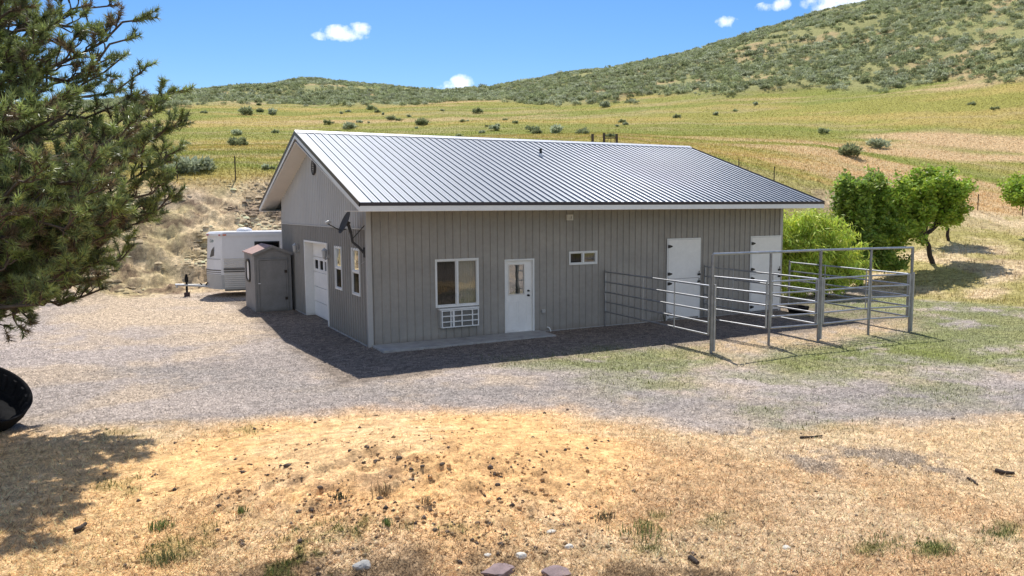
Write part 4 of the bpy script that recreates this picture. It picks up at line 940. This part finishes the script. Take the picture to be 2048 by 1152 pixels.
# ------------------------------------------------------------------ orchard on the right
def place(x, y, r=None, z=None):
    """where the line of sight through the photo point meets the terrain"""
    d = raydir(x, y); h = math.hypot(d[0], d[1])
    if r is None:
        for r in np.arange(4, 200, .05):
            p = CAM+d*(r/h)
            if p[2] < gh(p[0], p[1]): break
    p = CAM+d*(r/h); return (float(p[0]), float(p[1]), gh(p[0], p[1]))
LB = (.34, .47, .07); DG = (.12, .20, .04); LIME = (.55, .66, .12)
p = place(1866, 527)
broadleaf('fruit_tree', p, 'rounded green fruit tree with leaning dark trunk beyond the pen', [(-1.2, .2, 2.9, .9, .9, .7), (-.5, .1, 3.5, .8, .9, .6), (.4, .0, 3.4, .8, .9, .6), (.9, -.1, 3.0, .7, .8, .6), (-1.9, .3, 2.4, .8, .8, .6), (-.6, 0, 2.5, .9, .9, .55), (.7, -.1, 2.3, .7, .7, .45), (1.45, -.3, 3.4, .4, .4, .35), (-2.2, .4, 3.2, .7, .6, .5), (.1, .1, 3.9, .5, .5, .35), (-2.6, .4, 2.7, .7, .6, .6), (1.1, 0, 2.2, .5, .5, .4), (-3.1, .5, 2.9, .6, .6, .6), (-2.2, .2, 1.1, .8, .7, .6), (-3.3, .6, 1.5, .9, .7, .8), (-3.9, .8, 2.4, .7, .6, .7), (-2.5, .4, 1.8, .7, .6, .5), (-1.5, .3, 1.8, .6, .6, .4)],
          LB, .13, 1.3, (-.45, .15), nclust=17, n_per=12, size=.165, spread=.085, seed=5)
p = place(1722, 570)
broadleaf('leafy_shrub_tree', p, 'tall dark green bushy tree between the lime shrub and fruit tree', [(-.3, .2, 2.2, 1.1, 1.0, 1.1), (.7, .0, 2.0, 1.0, 1.0, 1.0), (-1.0, .2, 3.4, .6, .6, .9), (0, .1, 3.9, .75, .7, .7), (.6, .1, 4.0, .4, .4, .8), (.9, 0, 3.1, .7, .7, .5), (-.9, -.1, .9, .9, .7, .6), (.6, -.2, .8, .9, .7, .6), (1.5, -.3, .7, .7, .6, .4), (-.8, .2, 4.0, .4, .5, .5), (-.2, 0, 1.1, 1.0, .9, .8), (1.0, 0, 2.5, .5, .5, .5)],
          (.26, .37, .07), .09, 1.0, (0, 0), nclust=21, n_per=12, size=.18, spread=.085, seed=8, stems=4, upright=1, droop=-.2)
p = place(1640, 592)
broadleaf('willow_shrub', p, 'bright lime green weeping shrub at the far building corner', [(-.4, .3, 2.2, 1.1, 1.0, 1.0), (.4, .2, 2.6, .9, .9, .8), (-1.2, .5, 2.4, .9, .9, .9), (0, 0, 1.4, 1.4, 1.1, .9), (1.0, 0, 1.5, .9, .8, .8), (-1.3, .4, 1.2, .9, .8, .9), (-2.2, .8, 2.6, .8, .8, .9), (-.2, .5, 3.2, .7, .7, .4)],
          LIME, .07, .6, (0, 0), nclust=34, n_per=14, size=.26, spread=.10, aspect=.16, droop=1.2, seed=12, stems=5)
p = place(2085, 470)
broadleaf('orchard_tree', p, 'broad green tree cut by the right edge of the picture', [(-1.2, .3, 2.4, 1.0, .9, .45), (-.3, .2, 2.9, 1.1, 1.0, .6), (.9, 0, 3.0, 1.2, 1.1, .7), (-1.9, .4, 2.0, .5, .5, .3), (.2, 0, 2.3, 1.0, .9, .5), (1.9, 0, 2.6, .9, .9, .6)],
          LB, .12, 1.1, (0, 0), nclust=24, n_per=13, size=.17, spread=.09, seed=15)
p = place(1897, 482)
broadleaf('young_tree', p, 'small tree with thin trunk half hidden behind the fruit tree', [(-.6, .2, 2.4, .8, .8, .6), (.1, .2, 2.6, .7, .7, .5), (-1.3, .3, 2.3, .7, .7, .5)], DG, .09, 1.2, (-.2, .1), nclust=22, n_per=12, size=.16, spread=.09, seed=17)

# ------------------------------------------------------------------ pine on the left
def pine():
    g = np.random.default_rng(23); base = np.array([-8.75, -4.0, 0]); root = empty('pine_tree', tuple(base)); tag(root, 'large dark green pine with long needle tufts filling the left edge', 'tree')
    tm = MB(); H = 10.2
    tm.tube([(0, 0, -.2), (.05, .03, 1.0), (.0, .08, 3.0), (.12, 0, 5.5), (.08, .05, 8), (0, 0, H)], [.25, .21, .18, .14, .08, .02], 14)
    lm = MB(); tufts = []      # (pos, dir)
    def sprays(pts, r0, dens=1.0, sub=True):
        pts = np.array(pts); n = len(pts); L = np.linalg.norm(pts[-1]-pts[0])
        ns = max(3, int(L*3.6*dens))
        for j in range(ns):
            t_ = .28+.70*(j+g.random())/ns; i = min(int(t_*(n-1)), n-2); f_ = t_*(n-1)-i; o = pts[i]*(1-f_)+pts[i+1]*f_
            ax = (pts[i+1]-pts[i]); ax /= np.linalg.norm(ax); s = g.normal(0, 1, 3); s -= ax*s.dot(ax); s /= np.linalg.norm(s)
            s[2] = s[2]*.55+.25; d = ax*.75+s*.8; d /= np.linalg.norm(d); l = (1.15-t_)*g.uniform(.35, .75)*min(L, 2.2)*.62+.15
            e_ = o+d*l+np.array([0, 0, .12*l]); q = limb(lm, o, e_, r0*.4*(1-t_)+.012, .007, g, .15, 4, .04)
            m_ = max(3, int(l*6.5))
            for k in range(m_):
                tt = (k+1)/m_; ii = min(int(tt*4), 3); pp = o*(1-tt)+e_*tt
                if k < m_-1:
                    s2 = g.normal(0, 1, 3); s2 /= np.linalg.norm(s2); s2[2] = abs(s2[2])*.7; d2 = d*.7+s2*.7; d2 /= np.linalg.norm(d2); pe = pp+d2*g.uniform(.12, .28)
                    limb(lm, pp, pe, .009, .005, g, .1, 2); tufts.append((pe, d2))
                else: tufts.append((e_, d))
        d = pts[-1]-pts[-2]; tufts.append((pts[-1], d/np.linalg.norm(d)))
    def branch(tip, z0, r0, dens=1.0, sag=.05):
        tip = np.array(tip)-base; a = np.array([.05, .03, z0]); q = limb(lm, a, tip, r0, .014, g, .10, 9, sag); sprays(q, r0, dens)
    # branches whose ends make the outline seen against the sky and meadow (photo x, y, distance)
    for (x, y, r, z0, dn) in [(312, 35, 15.6, 5.4, .75), (268, 75, 15.2, 5.2, .7), (288, 140, 16.3, 4.9, .75), (272, 185, 15.6, 4.6, .7), (236, 10, 16.5, 6.2, .8), (250, 110, 15.9, 5.0, .6),
                              (366, 180, 15.8, 3.0, 1.0), (372, 240, 15.6, 2.9, 1.15), (350, 300, 15.9, 2.8, 1.2), (348, 380, 15.4, 2.6, 1.2), (322, 215, 15.0, 3.1, 1.2), (300, 250, 16.2, 2.9, 1.2), (335, 345, 15.2, 2.5, 1.2), (310, 430, 15.6, 2.4, 1.2), (262, 455, 15.0, 2.3, 1.2), (205, 520, 15.2, 2.0, 1.1), (212, 575, 15.4, 1.9, .9), (150, 560, 14.6, 1.8, 1.1), (88, 595, 14.6, 2.0, 1.1), (55, 610, 15.0, 2.0, 1.1), (30, 560, 14.2, 2.0, 1.2), (225, 465, 14.4, 2.2, 1.2), (180, 330, 13.9, 3.3, 1.2), (120, 230, 14.0, 4.3, 1.2), (90, 420, 13.8, 2.8, 1.2), (160, 110, 14.6, 5.0, 1.0), (120, 40, 15.0, 6.0, 1.1), (60, 130, 14.2, 5.2, 1.2), (250, 330, 14.4, 2.9, 1.2), (200, 410, 14.0, 2.6, 1.2), (20, 320, 13.7, 3.8, 1.2), (30, 500, 13.6, 2.4, 1.2), (130, 500, 14.0, 2.2, 1.2), (180, 10, 15.8, 6.4, .9), (40, 20, 14.4, 6.4, 1.2),
        (215, 360, 12.6, 3.2, 1.2), (160, 420, 12.5, 2.8, 1.2), (190, 300, 12.9, 3.5, 1.2), (150, 540, 13.0, 2.2, 1.1), (100, 330, 12.4, 3.6, 1.2), (90, 560, 12.8, 2.0, 1.1), (255, 400, 13.2, 2.9, 1.2), (140, 180, 13.4, 4.6, 1.2), (40, 420, 12.4, 2.8, 1.2), (290, 300, 14.6, 3.0, 1.2), (265, 240, 15.0, 3.5, 1.1), (30, 230, 13.2, 4.6, 1.2), (90, 80, 14.2, 5.6, 1.2), (170, 60, 15.2, 5.6, .9), (200, 150, 14.8, 4.8, .9)]:
        if x < 270 and y > 215: r = r-1.3 if r > 14.3 else r-.7
        branch(at_r(x, y, r), z0, .045, dn*(1.7 if x > 295 and y > 170 else 1.2))
    for i in range(46):       # the rest of the crown all round
        z = 1.8+i*.165; a = i*2.399+g.uniform(-.3, .3); R = (3.7-.30*max(0, z-3))*g.uniform(.75, 1.0)
        if z > 9.3: R = .8
        tip = base+np.array([math.cos(a)*R, math.sin(a)*R, min(z+R*.30+g.uniform(-.2, .3), 10)])
        # keep the open sky between the crown and the roof clear
        v = tip-CAM; px = 1024+FPX*(v@_R)/(v@_F); py = 576-FPX*(v@_U)/(v@_F)
        if py < 215 and px > 195: tip = base+(tip-base)*np.array([.62, .62, 1])
        if py > 500 and px > 60: continue
        if px > 300: continue
        branch(tip, z, .05, 1.1)
    print('pine tufts', len(tufts))
    P_ = np.array([t_[0] for t_ in tufts]); Dn = np.array([t_[1] for t_ in tufts]); k = len(P_); m_ = 64; n = k*m_
    c = np.repeat(P_, m_, 0); ax = np.repeat(Dn, m_, 0); back_ = g.uniform(-.02, .17, (n, 1)); c = c-ax*back_
    rv = g.normal(0, 1, (n, 3)); rv -= ax*np.sum(rv*ax, 1, keepdims=True); rv /= np.linalg.norm(rv, axis=1, keepdims=True)
    sp = g.uniform(.4, 1.4, (n, 1)); d = ax*np.cos(sp)+rv*np.sin(sp); d[:, 2] += .08; L = g.uniform(.085, .15, (n, 1))
    s = np.cross(d, g.normal(0, 1, (n, 3))); s /= np.linalg.norm(s, axis=1, keepdims=True); w = g.uniform(.0055, .0095, (n, 1))
    V = np.stack([c-s*w, c+s*w, c+d*L], 1).reshape(-1, 3); F = np.arange(3*n).reshape(-1, 3)
    tc_ = np.repeat(g.uniform(0, 1, (k, 1)), m_, 0); colr = np.array([.11, .135, .06])*(1-tc_)+np.array([.37, .44, .14])*tc_
    br = np.repeat((g.random((k, 1)) < .16), m_, 0); colr = np.where(br, np.array([.20, .15, .085]), colr); colr = colr*g.uniform(.6, 1.5, (n, 1))
    tm.build('trunk', M['bark'], root); lm.build('limbs', M['bark'], root); bulk('needles', V, F, M['needle'], root, np.repeat(colr, 3, 0))
pine()

# ------------------------------------------------------------------ sagebrush
def sage_proto(seed, n=150, col=(.22, .25, .15), tall=.75):
    g = np.random.default_rng(seed); nc = 9; c = g.normal(0, .22, (nc, 3)); c[:, 2] = g.uniform(.18, .55, nc)*tall
    d = g.normal(0, 1, (n, 3)); d /= np.linalg.norm(d, axis=1, keepdims=True); q = c[g.integers(nc, size=n)]+d*g.uniform(.1, .26, (n, 1)); q[:, 2] = np.abs(q[:, 2])
    dd = q-np.array([0, 0, -.1]); dd /= np.linalg.norm(dd, axis=1, keepdims=True); dd += g.normal(0, .35, (n, 3)); s = np.cross(dd, g.normal(0, 1, (n, 3))); s /= np.linalg.norm(s, axis=1, keepdims=True)
    L = g.uniform(.10, .22, (n, 1)); w = g.uniform(.05, .10, (n, 1)); V = np.stack([q-s*w, q+s*w, q+dd*L], 1).reshape(-1, 3); cc = np.array(col)*g.uniform(.65, 1.4, (n, 1))
    return V, np.arange(3*n).reshape(-1, 3), np.repeat(cc, 3, 0)
def sage_mesh(name, V, F, cc, kmat):
    o = bulk(name, V, F, kmat, colors=cc); me = o.data; bpy.data.objects.remove(o); return me
pr_hi = [sage_proto(50+i, 420, [(.38, .42, .28), (.32, .36, .20), (.26, .29, .15)][i % 3]) for i in range(6)]
pr_lo = [sage_proto(80+i, 110, [(.36, .39, .23), (.31, .35, .18), (.23, .26, .13), (.40, .43, .29)][i % 4]) for i in range(8)]
mh = [sage_mesh('sagebrush', *p, M['sage']) for p in pr_hi]; ml_ = [sage_mesh('sagebrush', *p, M['sage']) for p in pr_lo]
def bush(pos, s, me, label, group, rz=None):
    o = bpy.data.objects.new('sagebrush', me); COL.objects.link(o); o.location = (pos[0], pos[1], pos[2]-.03); o.scale = (s, s*random.uniform(.85, 1.1), s*random.uniform(.7, .95)); o.rotation_euler = (0, 0, random.uniform(0, 6.28) if rz is None else rz)
    tag(o, label, 'shrub', group); return o
# those one can point to in the meadow: photo x, base y, width px
for i, (x, y, w, lb) in enumerate([
    (378, 345, 62, 'wide pale grey green sagebrush just behind the wire fence at left'), (352, 346, 30, 'small pale sagebrush touching the wide one behind the left fence'), (404, 340, 34, 'grey green sagebrush at the right end of the clump behind left fence'),
    (530, 338, 18, 'round green bush in dry grass just left of the building gable'), (545, 338, 10, 'tiny bush right beside the round bush near the gable'),
    (476, 291, 26, 'low grey bush in the meadow above the left fence'), (476, 269, 18, 'small dark bush above the low grey bush in the left meadow'),
    (495, 229, 24, 'leftmost of the three bushes in a row below the left hill'), (519, 224, 14, 'middle of the three bushes in a row below the left hill'), (546, 228, 20, 'rightmost of the three bushes in a row below the left hill'), (408, 226, 10, 'lone tiny upright bush at left meadow edge beneath the hill'),
    (655, 248, 16, 'small bush in the meadow above the left roof peak'), (697, 257, 22, 'tufty bush behind the left part of the roof ridge'), (783, 240, 16, 'round bush in the meadow between roof ridge and far hill'), (842, 250, 22, 'dark flattened bush behind the middle of the roof ridge'),
    (818, 234, 8, 'thin upright bush up meadow from the roof ridge'), (743, 219, 16, 'bush close under the left hill slope'), (957, 226, 18, 'bush where the two hills meet the meadow'), (990, 260, 18, 'round bush above the middle of the roof'),
    (1065, 262, 18, 'left bush of the pair above the roof pipe'), (1075, 268, 18, 'right bush of the pair above the roof pipe'), (1113, 267, 28, 'dark double bush above the ridge, left of wooden posts'), (1165, 268, 20, 'dark bush immediately left of the wooden posts'),
    (1223, 274, 16, 'bush seen between the wooden brace posts'), (1212, 214, 18, 'bush at the foot of the right hill'), (1645, 266, 18, 'single round bush in mid meadow on the right'), (1696, 312, 38, 'left one of the two large bushes above orchard trees'), (1755, 296, 32, 'right one of the two large bushes above orchard trees'),
    (1943, 209, 10, 'tiny bush in the dry meadow far right'), (1990, 218, 9, 'rightmost tiny bush in the dry meadow'), (1512, 209, 9, 'tiny dark bush below the sage line in centre right'), (1030, 246, 10, 'very small bush left of the pair above roof pipe'), (925, 244, 9, 'very small bush above the roof ridge centre')]):
    p = place(x, y); r = math.hypot(p[0]-CAM[0], p[1]-CAM[1]); bush(p, w/FPX*r/.95, mh[i % 6], lb, None)
# scattered ones nothing tells apart
g = np.random.default_rng(31); cnt = 0
for i in range(400):
    a = YAW+g.uniform(-.5, .3); r = g.uniform(72, 118)
    x, y = CAM[0]+r*math.sin(a), CAM[1]+r*math.cos(a)
    if sample(sage, np.array([x]), np.array([y]))[0] > .2 or fbm(np.array([x]), np.array([y]), 10, 2, 77)[0] < .5 or cnt >= 38: continue
    bush((x, y, gh(x, y)), g.uniform(.3, .8), mh[i % 6], 'small green sagebrush scattered in the upper meadow', 'small sagebrush scattered in the meadow'); cnt += 1
g = np.random.default_rng(37); n = 78000
aa = g.uniform(YAW-.8, YAW+.85, n); rr_ = np.sqrt(g.uniform(92**2, 245**2, n)); xs = CAM[0]+rr_*np.sin(aa); ys = CAM[1]+rr_*np.cos(aa)
pb = sample(sage, xs, ys); dens = fbm(xs, ys, 9, 3, 88); ok = (g.random(n) < pb*np.clip(.62+3.2*(dens-.45), .16, 1)); xs, ys, rr_ = xs[ok], ys[ok], rr_[ok]; zs = sample(Z, xs, ys)
sz = g.uniform(.42, 1.15, len(xs))*(1+(g.random(len(xs)) < .06)*.3)
order = np.argsort(-(sz/rr_)); 
dx = xs-CAM[0]; dy = ys-CAM[1]; ang = np.abs(np.arctan2(dx, dy)-YAW); inview = ang < .56
near_i = [i for i in order if inview[i]][:205]; rest = np.ones(len(xs), bool); rest[near_i] = False
for i in near_i: bush((xs[i], ys[i], zs[i]), sz[i], ml_[i % 8], *(('low sagebrush in the brush of the small rounded hill at left', 'sagebrush on the small left hill') if math.atan2(xs[i]-CAM[0], ys[i]-CAM[1]) < YAW-.06 else
        [('silvery sagebrush in the brush of the big right hill', 'silvery sagebrush on the right hill'), ('mid green sagebrush in the brush of the big right hill', 'green sagebrush on the right hill'), ('dark olive sagebrush in the brush of the big right hill', 'dark sagebrush on the right hill'), ('palest grey sagebrush in the brush of the big right hill', 'pale sagebrush on the right hill')][(i % 8) % 4]))
Vs, Fs, Cs_ = [], [], []; off = 0
ri_ = np.where(rest)[0]; which = g.integers(8, size=len(ri_))
for k in range(8):
    V0, F0, c0 = pr_lo[k]; idx = ri_[which == k]; m_ = len(idx); th = g.uniform(0, 6.28, m_); ct, st_ = np.cos(th)[:, None], np.sin(th)[:, None]; s = sz[idx][:, None]
    Vx = np.stack([(V0[None, :, 0]*ct-V0[None, :, 1]*st_)*s+xs[idx][:, None], (V0[None, :, 0]*st_+V0[None, :, 1]*ct)*s+ys[idx][:, None], V0[None, :, 2]*s*.85+zs[idx][:, None]-.03], -1)
    nv = len(V0); Fx = F0[None]+(np.arange(m_)*nv)[:, None, None]+off; tint = g.uniform(.75, 1.3, (m_, 1, 1)); Vs.append(Vx.reshape(-1, 3)); Fs.append(Fx.reshape(-1, 3)); Cs_.append((c0[None]*tint).reshape(-1, 3)); off += m_*nv
print('hill sage', len(ri_))
tag(bulk('sagebrush_cover', np.vstack(Vs), np.vstack(Fs), M['sage'], colors=np.vstack(Cs_)), 'dense grey green sagebrush cover over both far hillsides', 'sagebrush', kind='stuff')

# ------------------------------------------------------------------ wire fence along the meadow edge
FE = empty('wire_fence', (0, 0, 0)); tag(FE, 'thin wire fence on dark posts between the bank and the meadow', 'fence')
fp = []
def tpost(x, y, yt, r, kind='post'):
    p = place(x, y, r); z1 = at_r(x, yt, math.hypot(p[0]-CAM[0], p[1]-CAM[1]))[2]; mb = MB(); rad = .028 if kind == 'post' else .085
    z1 = max(z1, p[2]+1.0)
    if kind == 'post': mb.box(p[0]-.03, p[0]+.03, p[1]-.008, p[1]+.008, p[2]-.1, z1); mb.box(p[0]-.008, p[0]+.008, p[1]-.03, p[1]-.009, p[2]-.1, z1)
    else: mb.tube([(p[0], p[1], p[2]-.1), (p[0]+.01, p[1], (p[2]+z1)/2), (p[0]-.01, p[1], z1)], [rad, rad*.97, rad*.9], 10)
    mb.build(kind, M['rust' if kind == 'post' else 'wood'], FE); fp.append((x, p, z1))
for a in [(240, 362, 326, 45), (355, 363, 321, 45), (471, 356, 312, 45), (600, 354, 318, 46), (730, 350, 315, 47), (860, 346, 312, 47), (990, 345, 312, 47), (1100, 345, 312, 47)]: tpost(*a)
tpost(1185, 345, 268, 46.5, 'wooden_post'); tpost(1208, 345, 266, 46.5, 'wooden_post'); tpost(1233, 345, 268, 46.5, 'wooden_post')
for a in [(1350, 350, 318, 48), (1477, 355, 330, 49), (1548, 362, 336, 49.5), (1700, 385, 350, 52), (1830, 405, 370, 54), (1955, 425, 394, 55.5), (2044, 436, 400, 57), (2200, 445, 410, 58)]: tpost(*a)
a_, b_ = fp[9][1], fp[10][1]; z1 = fp[9][2]; bm_ = MB(); bm_.tube([(a_[0], a_[1], z1-.30), (b_[0], b_[1], z1-.30)], .03, 8)
for t_ in (.3, .5, .8): bm_.tube([(a_[0]*(1-t_)+b_[0]*t_, a_[1]*(1-t_)+b_[1]*t_, z1-.3), (a_[0]*(1-t_)+b_[0]*t_, a_[1]*(1-t_)+b_[1]*t_, z1-1.3)], .015, 6)
bm_.build('brace', M['wood'], FE)
for hgt in (.35, .65, .95):
    mb = MB()
    for (x0_, p0, _), (x1_, p1, _) in zip(fp[:-1], fp[1:]): mb.tube([(p0[0], p0[1]-.03, p0[2]+hgt), ((p0[0]+p1[0])/2, (p0[1]+p1[1])/2-.03, (p0[2]+p1[2])/2+hgt-.02), (p1[0], p1[1]-.03, p1[2]+hgt)], .004, 4, False)
    mb.build('wire', M['rust'], FE)

# ------------------------------------------------------------------ stones, sticks and weeds in the foreground
def rock(name, x, y, sx, sy, sz_, m, label, cat, seed, rz=0, flat=False, group=None):
    import bmesh
    g = random.Random(seed); bm = bmesh.new(); bmesh.ops.create_icosphere(bm, subdivisions=3, radius=1)
    from mathutils import noise as mn
    for v in bm.verts:
        c = v.co.copy(); k = 1+.28*mn.noise(c*1.3+Vector((seed*3.1, 0, 0)))+.10*mn.noise(c*4+Vector((seed, 0, 0)))
        if flat: c = Vector((max(-.72, min(.72, c.x)), max(-.72, min(.72, c.y)), max(-.55, min(.55, c.z))))
        v.co = Vector((c.x*sx*k, c.y*sy*k, c.z*sz_*(1+.5*(k-1))))
    me = bpy.data.meshes.new(name); bm.to_mesh(me); bm.free(); me.materials.append(m)
    if not flat: me.polygons.foreach_set('use_smooth', [False]*len(me.polygons))
    o = bpy.data.objects.new(name, me); COL.objects.link(o); p = place(x, y); o.location = (p[0], p[1], p[2]+sz_*.25); o.rotation_euler = (g.uniform(-.08, .08), g.uniform(-.08, .08), rz); tag(o, label, cat, group); return o
rock('flat_stone', 1000, 1150, .20, .15, .07, M['rock_red'], 'flat mauve stone at the bottom edge, left of the pair', 'stone', 1, .5, True)
rock('flat_stone', 1114, 1152, .17, .14, .07, M['rock_red'], 'flat purplish stone at the bottom edge, right of the pair', 'stone', 2, .1, True)
rock('pale_rock', 1042, 1118, .06, .05, .035, M['rock_white'], 'pale cream rock just above the two flat stones', 'rock', 3)
rock('pale_rock', 1138, 1096, .055, .04, .03, M['rock_white'], 'white rock right of the pale cream rock near bottom centre', 'rock', 4)
rock('pale_rock', 1102, 1066, .055, .035, .02, M['rock_white'], 'small white rock highest of those above the flat stones', 'rock', 5)
rock('pale_rock', 1573, 1098, .05, .04, .02, M['rock_white'], 'lone white pebble in straw at lower right', 'rock', 6)
rock('concrete_chunk', 724, 1136, .09, .07, .05, M['concrete'], 'grey concrete chunk in dark litter at the bottom edge', 'rock', 7)
rock('pale_rock', 975, 1115, .04, .03, .02, M['rock_white'], 'pale chip just left above the left flat stone', 'rock', 8)
for i, (x, y, s) in enumerate([(575, 935, .05), (798, 918, .04), (885, 935, .04), (780, 955, .03), (760, 1000, .045), (995, 970, .035), (845, 935, .03), (640, 985, .04), (955, 1050, .03), (980, 1053, .03), (598, 1025, .035), (700, 905, .03), (870, 1062, .035), (733, 895, .03), (860, 955, .03)]):
    rock('soil_clod', x, y, s, s*.8, s*.6, M['wood'], 'small dark clod of earth on the sand mound', 'clod', 20+i, group='dark clods on the sand mound')
def stick(pts, r, label):
    q = [place(*p_) for p_ in pts]; mb = MB(); mb.tube([(a[0], a[1], a[2]+r*1.2) for a in q], [r*1.1, r, r*.7][:len(q)] if len(q) == 3 else r, 7); o = mb.build('stick', M['bark2']); tag(o, label, 'stick')
stick([(1600, 879), (1622, 877), (1644, 876)], .018, 'thin straight stick lying in straw right of centre'); stick([(1991, 948), (2010, 953), (2028, 952)], .03, 'short thick dark stick at the right edge'); stick([(1380, 1126), (1388, 1131), (1396, 1137)], .03, 'stubby dark stick near the bottom, right of centre')
stick([(1935, 960), (1948, 966), (1955, 972)], .016, 'short brown twig left of the thick dark stick'); stick([(150, 1068), (163, 1062), (172, 1056)], .03, 'dark broken bark piece at lower left')
def weed(x, y, h, wd, n, col, label, seed, group=None):
    g = np.random.default_rng(seed); p = place(x, y); root = p; th = g.uniform(0, 6.28, n); le = g.uniform(.05, .9, n); L = h*g.uniform(.5, 1.1, n); b = np.stack([g.normal(0, wd*.25, n), g.normal(0, wd*.25, n), np.zeros(n)], -1)
    d = np.stack([np.cos(th)*np.sin(le), np.sin(th)*np.sin(le), np.cos(le)], -1); s = np.stack([-np.sin(th), np.cos(th), np.zeros(n)], -1)*.005; m_ = b+d*L[:, None]*.55+np.array([0, 0, .1*h]); t_ = b+d*L[:, None]
    V = np.stack([b-s, b+s, m_+s*.8, t_, m_-s*.8], 1).reshape(-1, 3); k = np.arange(n)*5; F = np.stack([k, k+1, k+2, k+4], -1); F2 = np.stack([k+4, k+2, k+3, k+3], -1)
    F2 = np.stack([k+4, k+2, k+3], -1); allF = np.vstack([np.stack([k, k+1, k+2], -1), np.stack([k, k+2, k+4], -1), F2])
    c = np.repeat(np.array(col)*g.uniform(.6, 1.5, (n, 1)), 5, 0); o = bulk('weed', V, allF, M['straw'], colors=c); o.location = p; tag(o, label, 'weed', group)
gc = (.13, .17, .055); bc = (.25, .18, .10)
for i, (x, y, h, wd, n, c_, lb) in enumerate([(1315, 640, .45, .8, 120, (.10, .10, .06), 'grey green weed clump against the wall left of the pen'), (1755, 1092, .07, .55, 90, gc, 'green grass tuft lower right, left of two others'), (1868, 1096, .07, .5, 80, gc, 'green grass tuft lower right between two others'), (1990, 1075, .07, .5, 90, gc, 'rightmost green grass tuft at lower right'),
    (1288, 1070, .10, .55, 110, gc, 'tall green weed patch below the sand mound, right side'), (485, 1030, .12, .12, 40, gc, 'small lone green seedling left of the sand mound'), (320, 1058, .12, .25, 90, gc, 'green weed in straw at lower left'), (680, 1000, .10, .2, 60, (.06, .07, .04), 'dark sparse weed on the sand mound'), (765, 990, .14, .25, 70, bc, 'dry brown weed among clods on the sand mound'), (850, 1010, .10, .15, 40, bc, 'dry stalk right of the clods on the mound'),
    (1210, 1040, .08, .2, 60, (.05, .06, .035), 'low dark weed right of the sand mound'), (330, 1125, .12, .3, 100, (.14, .15, .06), 'olive weed clump near the bottom left'), (777, 1053, .10, .1, 40, gc, 'tiny green sprout below the mound clods')]):
    weed(x, y, h, wd, n, c_, lb, 200+i)
